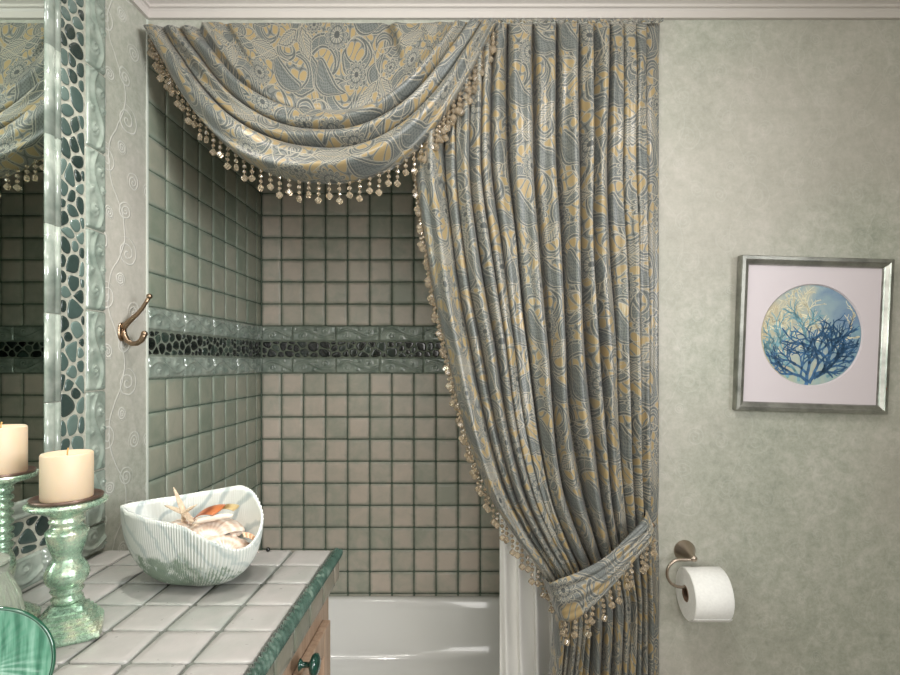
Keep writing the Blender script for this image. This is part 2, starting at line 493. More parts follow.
def clip(poly, px, py, nx, ny):
    out = []
    for i in range(len(poly)):
        a, b_ = poly[i], poly[(i+1) % len(poly)]
        da = (a[0]-px)*nx+(a[1]-py)*ny; db = (b_[0]-px)*nx+(b_[1]-py)*ny
        if da <= 0: out.append(a)
        if da*db < 0:
            t = da/(da-db); out.append((a[0]+(b_[0]-a[0])*t, a[1]+(b_[1]-a[1])*t))
    return out
def pebbles(bm, O, ua, va, na, L, W, size=.03, stretch=1.0, seed=1, h=.006, gap=.0022):
    """strip of length L (u) and width W (v)"""
    rnd = random.Random(seed); O, ua, va, na = map(Vector, (O, ua, va, na))
    pts = []; tries = 0
    while tries < 6000:
        tries += 1
        p = (rnd.uniform(0, L), rnd.uniform(0, W)); ms = size*rnd.uniform(.62, 1.15)
        if all(((p[0]-q[0])/stretch)**2+(p[1]-q[1])**2 > ((ms+q[2])/2)**2 for q in pts): pts.append((p[0], p[1], ms))
    for (x, y, r) in pts:
        poly = [(0.001, .001), (L-.001, .001), (L-.001, W-.001), (0.001, W-.001)]
        for (x2, y2, r2) in pts:
            if (x2, y2) == (x, y) or abs(x2-x) > size*3.5: continue
            t = r/(r+r2); t = .5+(t-.5)*.9
            poly = clip(poly, x+(x2-x)*t, y+(y2-y)*t, x2-x, y2-y)
            if len(poly) < 3: break
        if len(poly) < 3: continue
        cx = sum(p[0] for p in poly)/len(poly); cy = sum(p[1] for p in poly)/len(poly)
        for _ in range(3):
            q = []
            for i in range(len(poly)):
                a, b_ = poly[i], poly[(i+1) % len(poly)]
                q.append((a[0]*.75+b_[0]*.25, a[1]*.75+b_[1]*.25)); q.append((a[0]*.25+b_[0]*.75, a[1]*.25+b_[1]*.75))
            poly = q
        ravg = sum(math.hypot(p[0]-cx, p[1]-cy) for p in poly)/len(poly)
        if ravg < .004: continue
        s0 = max(.5, 1-gap/ravg)
        hh = h*rnd.uniform(.75, 1.1)
        rings = []
        for s, z in ((1, 0), (.99, .45), (.93, .75), (.78, .93), (.45, 1.0)):
            rings.append([bm.verts.new(O+ua*(cx+(p[0]-cx)*s0*s)+va*(cy+(p[1]-cy)*s0*s)+na*hh*z) for p in poly])
        n = len(poly)
        for A, B in zip(rings, rings[1:]):
            for i in range(n): bm.faces.new((A[i], A[(i+1) % n], B[(i+1) % n], B[i]))
        bm.faces.new(rings[-1])

# mosaic band on the alcove walls
BGROUT = simple('grey_band_grout', s2l(112, 120, 106), 80, .12, .3, rough=.85)
bm = bmesh.new(); box(bm, XL, XO+.06, D2+.0035, D2+TT+.001, BAND[0], BAND[3]); mkobj('grout_bed', bm, BGROUT, wall_ab, smooth=False)
bm = bmesh.new(); box(bm, XL-TT-.001, XL-.0035, D1+.001, D2, BAND[0], BAND[3]); mkobj('grout_bed', bm, BGROUT, wall_al, smooth=False)
WB = XO+.06-XL
bm = bmesh.new(); pebbles(bm, (XL, D2+.0035, BAND[1]), (1, 0, 0), (0, 0, 1), (0, -1, 0), WB, BAND[2]-BAND[1], .036, 1.05, 3, .003, .003)
mkobj('pebble_border', bm, PEBD, wall_ab)
bm = bmesh.new(); pebbles(bm, (XL-.0035, D1, BAND[1]), (0, 1, 0), (0, 0, 1), (1, 0, 0), D2-D1, BAND[2]-BAND[1], .034, 1.0, 5, .003, .003)
mkobj('pebble_border', bm, PEBD, wall_al)
bm = bmesh.new()
xr = [XL]+[-.788+.1985*k for k in range(7)]+[XO+.06]
rr = [(a, z0, b_, z1) for z0, z1 in ((BAND[0], BAND[1]), (BAND[2], BAND[3])) for a, b_ in zip(xr, xr[1:])]
relief_tiles(bm, (0, D2+.004, 0), (1, 0, 0), (0, 0, 1), (0, -1, 0), rr)
mkobj('relief_tile_border', bm, RELIEF, wall_ab)
bm = bmesh.new()
yr = [D1, D1+.2, D1+.4, D1+.6, D1+.8, D2]
rr = [(a, z0, b_, z1) for z0, z1 in ((BAND[0], BAND[1]), (BAND[2], BAND[3])) for a, b_ in zip(yr, yr[1:])]
relief_tiles(bm, (XL-.004, 0, 0), (0, 1, 0), (0, 0, 1), (1, 0, 0), rr)
mkobj('relief_tile_border', bm, RELIEF, wall_al)

# crown moulding (profile: out from wall, z)
prof = [(0, 0), (.010, 0), (.010, .018), (.014, .024), (.020, .026), (.020, .034), (.030, .038), (.046, .052), (.058, .072), (.064, .078), (.064, .090), (.072, .096), (.072, .104), (0, .104)]
def crown(name, path):
    """path of wall corners (x,y); mitred; moulding grows to the left-hand side"""
    bm = bmesh.new(); rings = []
    for k, (x, y) in enumerate(path):
        p = Vector((x, y)); ns = []
        if k > 0: d = (p-Vector(path[k-1])).normalized(); ns.append(Vector((-d.y, d.x)))
        if k < len(path)-1: d = (Vector(path[k+1])-p).normalized(); ns.append(Vector((-d.y, d.x)))
        n = ns[0] if len(ns) == 1 else (ns[0]+ns[1])/(1+ns[0].dot(ns[1]))
        rings.append([bm.verts.new((x+n.x*a, y+n.y*a, ZCR+z*(ZC-ZCR)/.104)) for a, z in prof])
    for A, B in zip(rings, rings[1:]):
        for i in range(len(prof)-1): bm.faces.new((A[i], B[i], B[i+1], A[i+1]))
    bmesh.ops.recalc_face_normals(bm, faces=bm.faces)
    return struct(mkobj(name, bm, CROWN, smooth=False))
crown('trim_2', [(XR, YB), (XR, D1), (XL, D1), (XL, YB)])
bm = bmesh.new(); box(bm, XO+.02, XR, D1-.014, D1, 0, .11, .004); struct(mkobj('baseboard_far', bm, CROWN, smooth=False))

# ------------------------------------------------------------------ mirror with tiled surround on the left wall
CT = CZ-.477                                # counter surface height
CYE = 1.34                                  # far end of the counter
mir = empty('mirror', (XL, .4, 1.5), 'frameless wall mirror above the tiled counter, with its pebble and green glass tile surround', 'mirror')
def rel(o, parent=mir):
    o.parent = parent; o.matrix_parent_inverse = parent.matrix_basis.inverted() if False else Matrix.Translation(-Vector(parent.location))
    return o
Y0M = -1.0
zg0, zg1, zp1, zc1 = CT+.001, CT+.071, CT+.152, CT+.19     # glass row, pebble row, pencil row, mirror bottom
bm = bmesh.new(); box(bm, XL+.0005, XL+.005, Y0M, 1.155, zc1-.004, ZCR-.05, .0015)
rel(mkobj('mirror_glass', bm, MIRROR, smooth=False))
# backing grout
bm = bmesh.new(); box(bm, XL+.0005, XL+.0035, Y0M, 1.347, zg0, zc1); box(bm, XL+.0005, XL+.0035, 1.156, 1.347, zc1, ZCR-.002)
rel(mkobj('grout_bed', bm, LGROUT, smooth=False))
bm = bmesh.new()
pebbles(bm, (XL+.0035, 1.198, zp1-.075), (0, 0, 1), (0, 1, 0), (1, 0, 0), ZCR-zp1+.07, .079, .033, 1.25, 11, .0032, .0030)
pebbles(bm, (XL+.0035, Y0M, zg1+.001), (0, 1, 0), (0, 0, 1), (1, 0, 0), 1.197-Y0M, .078, .036, 1.25, 12, .0034, .0030)
rel(mkobj('pebble_border', bm, PEB))
bm = bmesh.new()
zj = 1.488; zs = [zg1]+[zj+.2*k for k in range(-2, 5) if zj+.2*k > zg1+.02 and zj+.2*k < ZCR-.01]+[ZCR-.002]
rr = [(1.279, a, 1.347, b_) for a, b_ in zip(zs, zs[1:])]
yy = [1.347-.2*k for k in range(12)]
rr += [(b_, zg0, a, zg1) for a, b_ in zip(yy, yy[1:])]
relief_tiles(bm, (XL+.0035, 0, 0), (0, 1, 0), (0, 0, 1), (1, 0, 0), rr, th=.006)
rel(mkobj('relief_tile_border', bm, RELIEF))
bm = bmesh.new()
def pencil(bm, O, la, wa, na, L, W):
    O, la, wa, na = map(Vector, (O, la, wa, na)); pr = []
    pr += [(0, 0)]+[(.013-.013*math.cos(PI*t/6), .006*math.sin(PI*t/6)+.002) for t in range(1, 6)]
    pr += [(.028, .004)]+[(.028+(W-.028)*(.5-.5*math.cos(PI*t/5)), .004+.004*math.sin(PI*t/5)) for t in range(1, 5)]+[(W, 0)]
    rings = [[bm.verts.new(O+la*l+wa*a+na*h) for a, h in pr] for l in (0.001, L-.001)]
    for i in range(len(pr)-1): bm.faces.new((rings[0][i], rings[0][i+1], rings[1][i+1], rings[1][i]))
    bm.faces.new(rings[0]); bm.faces.new(list(reversed(rings[1])))
zz = zc1
k = 0
while zz < ZCR-.01:
    z2 = min(ZCR-.002, zz+.1975); pencil(bm, (XL+.0035, 1.155, zz), (0, 0, 1), (0, 1, 0), (1, 0, 0), z2-zz, .042); zz = z2
yy = 1.197
while yy > Y0M+.1:
    pencil(bm, (XL+.0035, yy-.1975, zc1), (0, 1, 0), (0, 0, -1), (1, 0, 0), .1975, .038); yy -= .1975
bmesh.ops.recalc_face_normals(bm, faces=bm.faces)
rel(mkobj('pencil_trim', bm, PENCIL))

# ------------------------------------------------------------------ vanity and countertop
WOOD = None
m, nt, b = newmat('blush_oak')
tc = nt.nodes.new('ShaderNodeTexCoord').outputs['Object']
mp = nt.nodes.new('ShaderNodeMapping'); mp.inputs['Scale'].default_value = (14, 14, 1.2); nt.links.new(tc, mp.inputs[0])
f = noise(nt, 5, 5, mp.outputs[0], .6, .5)
link(nt, ramp(nt, f, [(.3, s2l(142, 118, 98)), (.6, s2l(168, 144, 122)), (.8, s2l(182, 160, 138))]), b.inputs['Base Color']); setp(b, rough=.38); WOOD = m
DARKWOOD = simple('groove_shadow_wood', s2l(120, 84, 62), rough=.5)
XF = -.345                                  # cabinet face
van = empty('vanity_cabinet', (-.63, .35, 0), 'pinkish oak vanity cabinet with raised panel doors under the tiled counter', 'cabinet')
bm = bmesh.new(); box(bm, XL+.002, XF, -.62, 1.325, .09, CT-.075, .003); box(bm, XL+.01, XF-.06, -.6, 1.30, 0, .09)
rel(mkobj('body', bm, WOOD, smooth=False), van)
ye = 1.265; dw = .40
GREENK = simple('green_glazed_knob', s2l(20, 58, 48), 60, .2, rough=.12, coat=.6)
for k in range(4):
    y1, y0 = ye-k*(dw+.03), ye-k*(dw+.03)-dw
    zt, zb = CT-.075-.066, .16
    bm = bmesh.new(); s = .055; x0, x1 = XF+.001, XF+.02
    box(bm, x0, x1, y0, y0+s, zb, zt, .003); box(bm, x0, x1, y1-s, y1, zb, zt, .003)
    box(bm, x0, x1, y0+s, y1-s, zb, zb+s, .003); box(bm, x0, x1, y0+s, y1-s, zt-s, zt, .003)
    box(bm, x0, x0+.007, y0+s-.002, y1-s+.002, zb+s-.002, zt-s+.002)
    # raised field
    a, b2, c_, d = y0+s+.014, y1-s-.014, zb+s+.014, zt-s-.014; i_ = .028
    v = [bm.verts.new(p) for p in ((x0+.007, a, c_), (x0+.007, b2, c_), (x0+.007, b2, d), (x0+.007, a, d), (x0+.016, a+i_, c_+i_), (x0+.016, b2-i_, c_+i_), (x0+.016, b2-i_, d-i_), (x0+.016, a+i_, d-i_))]
    for q in ((0, 1, 5, 4), (1, 2, 6, 5), (2, 3, 7, 6), (3, 0, 4, 7), (4, 5, 6, 7)): bm.faces.new([v[i] for i in q])
    dr = rel(mkobj('door', bm, WOOD, smooth=False), van)
    bm = bmesh.new(); ky = (y0+.028) if k % 2 == 1 else (y0+.165 if False else y0+.028)
    ky = 1.03 if k == 0 else ky
    kz = CZ-.592
    R_ = Matrix.Rotation(PI/2, 3, 'Y')
    lathe(bm, [(.012, 0), (.009, .003), (.0055, .006), (.0055, .018), (.012, .021), (.019, .024), (.0215, .029), (.020, .034), (.013, .038), (.004, .0395), (0.0001, .04)], 24, (x1-van.location.x, ky-van.location.y, kz), R_)
    kn = mkobj('knob', bm, GREENK); kn.parent = dr
    kn['label'] = 'dark green round knob'
    kn.matrix_parent_inverse = Matrix.Translation(van.location)

ctop = empty('countertop', (-.63, .35, CT-.075), 'pale grey square tiled countertop with a green twisted rope edge', 'countertop')
XE = -.338
bm = bmesh.new(); box(bm, XL+.001, XE+.014, -.65, CYE-.006, CT-.0745, CT-.0045)
rel(mkobj('slab', bm, CGROUT, smooth=False), ctop)
bm = bmesh.new(); rr = []
xcs = [XL+.012]+[-.838+.1*k for k in range(6)]
yv = [CYE, 1.238, 1.138, 1.037, .938, .836]
while yv[-1] > -.6: yv.append(yv[-1]-.101)
for a, b_ in zip(xcs, xcs[1:]):
    for c_, d in zip(yv, yv[1:]): rr.append((a, d-.0018, b_, c_+.0018))
tiles(bm, (0, 0, CT-.0048), (1, 0, 0), (0, 1, 0), (0, 0, 1), rr, .0075, .0045, .0014, .0009)
rel(mkobj('tile_surface', bm, CTILE), ctop)
bm = bmesh.new()
rr = [(d+.05, CT-.074, c_+.05, CT-.016) for c_, d in zip(yv[1:], yv[2:])]+[(1.288, CT-.074, CYE, CT-.016)]
tiles(bm, (XE+.012, 0, 0), (0, 1, 0), (0, 0, 1), (1, 0, 0), rr, .0055, .005, .0014, .0005)
rr = [(a, CT-.074, b_, CT-.006) for a, b_ in zip(xcs, xcs[1:])]
tiles(bm, (0, CYE-.007, 0), (-1, 0, 0), (0, 0, 1), (0, 1, 0), [(-b_, z0, -a, z1) for a, z0, b_, z1 in rr], .0055, .005, .0014, .0005)
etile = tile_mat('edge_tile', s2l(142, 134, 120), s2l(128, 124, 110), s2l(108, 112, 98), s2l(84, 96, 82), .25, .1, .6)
rel(mkobj('edge_tiles', bm, etile), ctop)
# twisted rope liner
m, nt, b = newmat('green_rope_glaze')
f = noise(nt, 40, 4)
link(nt, ramp(nt, f, [(.3, s2l(46, 66, 58)), (.55, s2l(66, 88, 79)), (.75, s2l(112, 130, 118))]), b.inputs['Base Color']); setp(b, rough=.2, coat=.5); ROPE = m
bm = bmesh.new(); L0, L1 = -.62, CYE; nL = 1100
def ropefn(a, b_):
    y = L0+(L1-L0)*b_; th = 2*PI*a
    r = .0122*(1+.17*math.cos(4*(th-2*PI*y/.060)))
    return (XE+.012+r*math.cos(th), y, CT-.0075+r*.95*math.sin(th))
V = grid(bm, 18, nL, ropefn, close_u=True)
bm.faces.new(V[-1]); bm.faces.new(list(reversed(V[0])))
rel(mkobj('rope_trim', bm, ROPE), ctop)

# ------------------------------------------------------------------ bathtub
tub = empty('bathtub', (-.16, 1.97, 0), 'white enamel bathtub in the tiled alcove behind the curtain', 'bathtub')
bm = bmesh.new(); RZ = CZ-1.057
cx, cy = (XL+XO+.06)/2, (D1+.085+D2)/2; hx, hy = (XO+.06-XL)/2-.001, (D2-D1-.085)/2-.001
def rring(ax, ay, z, p, ox=0, oy=0, n=96):
    out = []
    for i in range(n):
        a = 2*PI*i/n; c_, s = math.cos(a), math.sin(a)
        k = (abs(c_)**p+abs(s)**p)**(-1/p)
        out.append(bm.verts.new((cx+ox+ax*c_*k, cy+oy+ay*s*k, z)))
    return out
R = [rring(hx, hy, .001, 40), rring(hx, hy, RZ-.012, 40), rring(hx-.003, hy-.003, RZ-.003, 40), rring(hx-.010, hy-.010, RZ, 30), rring(hx-.05, hy-.030, RZ, 9), rring(hx-.060, hy-.038, RZ-.004, 8),
     rring(hx-.067, hy-.044, RZ-.014, 7), rring(hx-.075, hy-.050, RZ-.05, 6.5), rring(hx-.10, hy-.068, RZ-.14, 6), rring(hx-.125, hy-.085, RZ-.20, 5.5), rring(hx-.15, hy-.105, RZ-.232, 5),
     rring(hx-.19, hy-.14, RZ-.248, 4.5), rring(hx-.26, hy-.2, RZ-.253, 4), rring(.05, .03, RZ-.256, 2)]
for A, B in zip(R, R[1:]):
    for i in range(96): bm.faces.new((A[i], A[(i+1) % 96], B[(i+1) % 96], B[i]))
bm.faces.new(R[-1]); bm.faces.new(list(reversed(R[0])))
rel(mkobj('tub_shell', bm, WHITE), tub)

# ------------------------------------------------------------------ white liner inside the tub
m, nt, b = newmat('white_liner'); b.inputs['Base Color'].default_value = s2l(240, 240, 236); setp(b, rough=.6, trans=.0, sss=0)
LINER = m
bm = bmesh.new(); lx0, lx1 = (500-CX)*1.735/F, XO
def lfn(a, b_):
    z = RZ-.16+(2.28-RZ+.16)*b_; x = lx0+(lx1-lx0)*a
    sp = a*a*(1-b_)*.0
    s = a*8.2+.3*math.sin(b_*3)
    x += .012*math.sin(2*PI*s+1.2)*min(1, a*6)
    return (x+.010*(1-b_)*a, 1.745+.028*math.cos(2*PI*s-.4)*(.35+.65*min(1, a*4)), z)
grid(bm, 180, 40, lfn)
tag(mkobj('shower_liner', bm, LINER, solid=.0015), 'plain white shower liner hanging inside the tub behind the patterned curtain', 'shower curtain')

# ------------------------------------------------------------------ beaded fringe
m, nt, b = newmat('champagne_crystal'); b.inputs['Base Color'].default_value = s2l(222, 206, 180); setp(b, rough=.06, trans=.78, ior=1.5, spec=.8); BEAD = m
def strand_mesh(nb, seed):
    bm = bmesh.new(); z = -.004; rnd = random.Random(seed)
    tube(bm, [(0, 0, .004), (0, 0, -.0152*nb-.006)], .0007, 5)
    for k in range(nb):
        r = .0058 if k % 2 == 0 else .0066
        c = Vector((rnd.uniform(-.0006, .0006), 0, z-r))
        res = bmesh.ops.create_icosphere(bm, subdivisions=1, radius=r, matrix=Matrix.Translation(c) @ Matrix.Rotation(rnd.uniform(0, 3), 4, 'Z'))
        z -= 2*r+.0025
    r = .0110; c = Vector((0, 0, z-r*.95))
    # faceted square drop: bevelled cube stood on its corner
    b2 = bmesh.new(); bmesh.ops.create_cube(b2, size=r*1.45)
    bmesh.ops.bevel(b2, geom=list(b2.edges), offset=r*.28, segments=1, affect='EDGES')
    b2.transform(Matrix.Translation(c) @ Matrix.Rotation(rnd.uniform(-.3, .5), 4, 'Z') @ Matrix.Rotation(PI/4, 4, 'Y') @ Matrix.Scale(.75, 4, (0, 1, 0)))
    tmp = bpy.data.meshes.new('t'); b2.to_mesh(tmp); b2.free(); bm.from_mesh(tmp); bpy.data.meshes.remove(tmp)
    me = bpy.data.meshes.new('bead_strand'); bm.to_mesh(me); bm.free(); me.materials.append(BEAD); return me
SM = [strand_mesh(3, 1), strand_mesh(2, 2), strand_mesh(3, 3), strand_mesh(2, 4)]
def strands(parent, pts, jx=0):
    for k, p in enumerate(pts):
        o = bpy.data.objects.new('bead_strand', SM[k % 4]); C.objects.link(o)
        o.location = Vector(p)-Vector(parent.location); o.parent = parent
        o.rotation_euler = (random.uniform(-.04, .04), random.uniform(-jx-.03, jx+.03), random.uniform(-.8, .8))
def resample(poly, step, start=0):
    out = []; acc = start
    for a, b_ in zip(poly, poly[1:]):
        a, b_ = Vector(a), Vector(b_); L = (b_-a).length
        while acc <= L: out.append(a+(b_-a)*(acc/L)); acc += step
        acc -= L
    return out

# ------------------------------------------------------------------ long tied-back curtain panel
DP = 1.500
LEFT = [(20, 413), (140, 413), (180, 415), (240, 424), (300, 434), (350, 446), (400, 457), (450, 471), (500, 491), (540, 516), (570, 538), (592, 552), (605, 557), (640, 556), (690, 551), (860, 540), (1000, 535)]
RIGHT = 662
rnd = random.Random(4)
NF = 15
wd = [rnd.uniform(.5, 1.6) for _ in range(NF)]; wd[0] = 1.9; wd[-1] = .95
tot = sum(wd); bounds = [0]
for q in wd: bounds.append(bounds[-1]+q/tot)
ph = [rnd.uniform(0, 6.28) for _ in range(NF)]; amp = [rnd.uniform(.8, 1.12) for _ in range(NF)]; amp[-1] = .18
def gather(py):       # 0 loose .. 1 tied, peaks at the tie
    return math.exp(-((py-600)/55)**2)
def panel_pt(a, py):
    """a across 0..1, py height row"""
    k = 0
    while k < NF-1 and a > bounds[k+1]: k += 1
    s = (a-bounds[k])/(bounds[k+1]-bounds[k]); s = min(max(s, 0), 1)
    L = sinterp(LEFT, py)
    g = gather(py)
    low = min(1, max(0, (py-300)/290))
    aa = a
    # fabric crowds towards the left edge at the tie
    aa = a**(1+.10*low)
    # soft meander of every fold
    aa += (.010*math.sin(py/85+a*11)+.005*math.sin(py/43+a*23+1))*math.sin(PI*a)*(1-.7*g)*min(1, py/200)
    x = L+(RIGHT-L)*aa
    wpx = (RIGHT-L)/NF
    A = .082*amp[k]*(1-.15*low)*min(1, .45+.55*(wpx/10))
    head = max(0, 1-(py-20)/34)
    A *= 1-.55*head
    sg_ = min(1, max(0, (s-.10)/.80)) if 0 < k < NF-1 else s
    h = abs(math.sin(PI*sg_))**.55
    # secondary creases
    h += .13*math.sin(2*PI*s*2+ph[k]+py/160)*math.sin(PI*s)
    if py < 95: h += .10*head*math.sin(2*PI*s*3+ph[k])
    h += .05*math.sin(py/23+ph[k]*3+s*5)*math.sin(PI*s)
    h += .22*g*math.sin(2*PI*s*2+ph[k])*math.sin(PI*s)
    dy = A*h
    x += wpx*.145*math.sin(2*PI*s)*-1*(1 if 0 < k < NF-1 else .3)     # valleys pinch shut
    big = .010*math.sin(a*6+1)*(1-low)
    tie = .012*math.exp(-((py-(598-75*a))/26)**2)     # held in by the band
    D = DP+.052-.034*head-dy-(.026*(1-head)*min(1, s*5) if k == NF-1 else 0)+big*.4+tie*.6
    x_w = (x-CX)*DP/F; z = CZ-(py-CY)*DP/F-max(0, DP+.02-D)*.62*max(0, 1-(py-20)/60)
    # bottom-left fabric swings a little forward over the tie
    return Vector((x_w, D, z))
NU, NV = NF*18, 190
PY0, PY1 = 19, 835
def pyv(b_): return PY0+(PY1-PY0)*b_
FW = 1.5           # flat width of the cloth
panel = empty('bath_curtain', (.33, 1.5, 0), 'long blue and gold paisley curtain drawn to the right of the tub', 'curtain')
bm = bmesh.new()
grid(bm, NU, NV, lambda a, b_: panel_pt(a, pyv(b_)), lambda a, b_: (a*FW, 1.9-(pyv(b_)*DP/F)-.10*(1-a)*max(0, (pyv(b_)-300)/300)))
rel(mkobj('drape', bm, FAB, solid=.002), panel)
bm = bmesh.new()    # shirred heading tape
def hfn(a, b_):
    x = (470-CX+(RIGHT-470)*a)*DP/F; y = DP-.004-.003*math.sin(a*190)-.002*math.sin(b_*PI)-.003*math.sin(a*77)
    return (x, y, CZ-(20.5+3*b_-CY)*DP/F)
grid(bm, 300, 6, hfn, lambda a, b_: (a*1.2, b_*.02))
rel(mkobj('heading', bm, FAB, solid=.003), panel)
# beads down the leading edge
edge = [panel_pt(0.004, y)+Vector((-.002, -.006, 0)) for y in range(150, 604, 4)]
strands(panel, resample(edge, .026)[:60], .06)

# ------------------------------------------------------------------ swag valance
DS = 1.468
KEYW = [0, .34, .52, .70, 1.0]
XLk = [(0, 214), (.34, 198), (.52, 183), (.70, 166), (1, 147)]
XRk = [(0, 436), (.34, 454), (.52, 468), (.70, 482), (1, 497)]
SAG = [(0, 0), (.34, 95), (.52, 114), (.70, 132), (1, 163)]
def swag_pt(a, w_):
    kk = 0
    while kk < len(KEYW)-2 and w_ > KEYW[kk+1]: kk += 1
    s_ = (w_-KEYW[kk])/(KEYW[kk+1]-KEYW[kk])
    s2 = s_-.13*math.sin(2*PI*s_) if kk else s_     # folds roll over one another
    wq = KEYW[kk]+(KEYW[kk+1]-KEYW[kk])*s2
    xl, xr, sg = interp(XLk, wq), interp(XRk, wq), interp(SAG, wq)
    # t in -1..1, samples bunched to the ends
    t = math.sin((a-.5)*PI)*.35+(2*a-1)*.65
    p = 2.45
    cxx = (xl+xr)/2; hw = (xr-xl)/2
    drop = sg*(1-abs(t)**p)
    drop += -4*math.sin(t*PI)*0+3.5*math.sin(t*PI)*w_
    x = cxx+hw*t; y = 17.2+drop+1.2*math.sin(x/9)*(1-w_)*(1 if abs(t) > .98 else .3)
    # bulge of each swagged fold
    k = 0
    while k < len(KEYW)-2 and w_ > KEYW[k+1]: k += 1
    s = (w_-KEYW[k])/(KEYW[k+1]-KEYW[k])
    if k == 0:
        h = .35*math.sin(PI*s*.5)+.55*max(0, (s-.75)/.25)**.5*abs(math.sin(PI*min(1, (s-.75)/.25 if s > .75 else 0)))**.7
        # two soft dents in the flat top of the swag
        h -= 1.5*math.exp(-((x-388-(y-22)*.30)/4)**2)*max(0, 1-(y-18)/50)-.6*math.exp(-((x-397-(y-22)*.30)/6)**2)*max(0, 1-(y-18)/50)
        h -= 1.2*math.exp(-((x-222-(y-22)*.62)/4.5)**2)*max(0, 1-(y-22)/60)
        h += .10*math.sin(x/17+y/21)
        A = .020
    else:
        q_ = min(1, max(0, (s-.05)/.88)); h = math.sin(PI*q_**.85)**.55 if 0 < q_ < 1 else 0
        h += .16*math.sin(2*PI*s*1.5+x/40)*math.sin(PI*s)
        # creases run along the fold
        h += .07*math.sin(w_*60+x/33)
        A = .052 if k < 3 else .058
    back = .028*min(1, max(0, (452-x)/50)); 
    if k: A += back
    A *= .7+.3*(1-abs(t)**4)
    push = .030*w_*(1-t*t)
    if k: DD = DS+back*1.0+.012
    else: DD = DS
    return Vector(((x-CX)*DD/F, DS+.026+back-push-A*h-(back if k == 0 else 0), CZ-(y-CY)*DS/F-.45*A*h*max(0, 1-(y-15)/40)))
swag = empty('swag_valance', (-.4, 1.48, 2.3), 'paisley swag valance draped in deep folds above the tub', 'valance')
bm = bmesh.new()
def swuv(a, w_):
    p = swag_pt(a, w_)
    t = 2*a-1; sg = interp(SAG, w_)
    return (.35+t*(.50+.12*w_), .95-w_*.72-(.08*t*t))
grid(bm, 220, 150, swag_pt, swuv)
rel(mkobj('swag', bm, FAB, solid=.002), swag)
edge = [swag_pt(i/200, 1.0)+Vector((0, -.012, .004)) for i in range(3, 199)]
pts = resample(edge, .0288)
rnd = random.Random(9)
strands(swag, pts)
# on the right end the beads crowd in clusters over the long curtain
cl = [p+Vector((rnd.uniform(-.004, .010), rnd.uniform(-.012, -.002), rnd.uniform(-.012, .006))) for p in resample(edge[150:], .016)]
strands(swag, cl, .15)
cl = [p+Vector((rnd.uniform(-.006, .004), rnd.uniform(-.006, .0), rnd.uniform(-.006, .006))) for p in resample(edge[:22], .02, .01)]
strands(swag, cl, .1)

# ------------------------------------------------------------------ tieback
tie = empty('curtain_tieback', (.32, 1.45, .75), 'slanting paisley tieback with bead drops around the long curtain', 'tieback')
TC = [(0, (659, 524, 1.520)), (.12, (651, 528, 1.450)), (.3, (630, 545, 1.428)), (.5, (606, 566, 1.418)), (.7, (583, 584, 1.418)), (.85, (566, 596, 1.425)), (.95, (556, 603, 1.450)), (1, (553, 606, 1.52))]
TW = [(0, 9), (.12, 10), (.3, 11), (.5, 13), (.7, 17), (.85, 20), (.95, 19), (1, 17)]
def tie_pt(a, b_):
    c = [sinterp([(t, v[i]) for t, v in TC], a) for i in range(3)]; w_ = sinterp(TW, a)
    q = 2*b_-1
    px, py = c[0]+q*w_*.38, c[1]+q*w_
    py += 3*math.sin(PI*a)
    h = .006*math.cos(q*PI/2)+.008*abs(math.sin(q*3.6+a*1.6+.4))**.6+.002*math.sin(q*15+a*9)
    D = c[2]-h
    return Vector(((px-CX)*1.43/F, D, CZ-(py-CY)*1.43/F))
bm = bmesh.new(); grid(bm, 90, 28, tie_pt, lambda a, b_: (a*.42+.1, b_*.13+.1))
rel(mkobj('band', bm, FAB, solid=.004), tie)
low = [tie_pt(i/100, .97)+Vector((0, -.004, 0)) for i in range(6, 98)]
pts = resample(low, .031)
strands(tie, [p+Vector((rnd.uniform(-.004, .004), 0, 0)) for p in pts], .1)
bm = bmesh.new(); tube(bm, [(.536, D1-.001, CZ-(526-CY)*1.5/F), (.534, 1.505, CZ-(526-CY)*1.5/F)], .006, 10)
rel(mkobj('wall_hook', bm, BRONZE), tie)

# ------------------------------------------------------------------ framed coral print
pic = empty('framed_picture', (1.0, D1, CZ+.078), 'square silver framed blue coral print hanging on the wallpapered wall', 'picture')
pic.rotation_euler = (math.radians(1.2), math.radians(1.7), 0)
HW, HH = .2185, .2225
bm = bmesh.new()
def frame_ring(bm, prof):
    rings = []
    for (ins, dy) in prof:
        rings.append([bm.verts.new((sx*(HW-ins), -dy, sz*(HH-ins))) for sx, sz in ((-1, -1), (1, -1), (1, 1), (-1, 1))])
    for A, B in zip(rings, rings[1:]):
        for i in range(4): bm.faces.new((A[i], A[(i+1) % 4], B[(i+1) % 4], B[i]))
frame_ring(bm, [(0, .002), (0, .024), (.002, .027), (.011, .028), (.013, .025), (.022, .021), (.024, .018), (.026, .010)])
mkobj('frame', bm, SILVER, pic, smooth=False)
MAT = simple('mat_board', s2l(206, 198, 202), rough=.7)
RD = .148
bm = bmesh.new(); n = 96
sq = []; ci = []; cb = []
for i in range(n):
    a = 2*PI*i/n; c_, s = math.cos(a), math.sin(a); k = 1/max(abs(c_), abs(s))
    sq.append(bm.verts.new((c_*k*(HW-.024), -.012, s*k*(HH-.024)))); ci.append(bm.verts.new((RD*c_, -.012, RD*s))); cb.append(bm.verts.new(((RD-.003)*c_, -.0075, (RD-.003)*s)))
for i in range(n):
    j = (i+1) % n
    bm.faces.new((sq[i], sq[j], ci[j], ci[i])); bm.faces.new((ci[i], ci[j], cb[j], cb[i]))
box(bm, -HW+.01, HW-.01, -.0058, -.003, -HH+.01, HH-.01)
mkobj('mat', bm, MAT, pic, smooth=False)
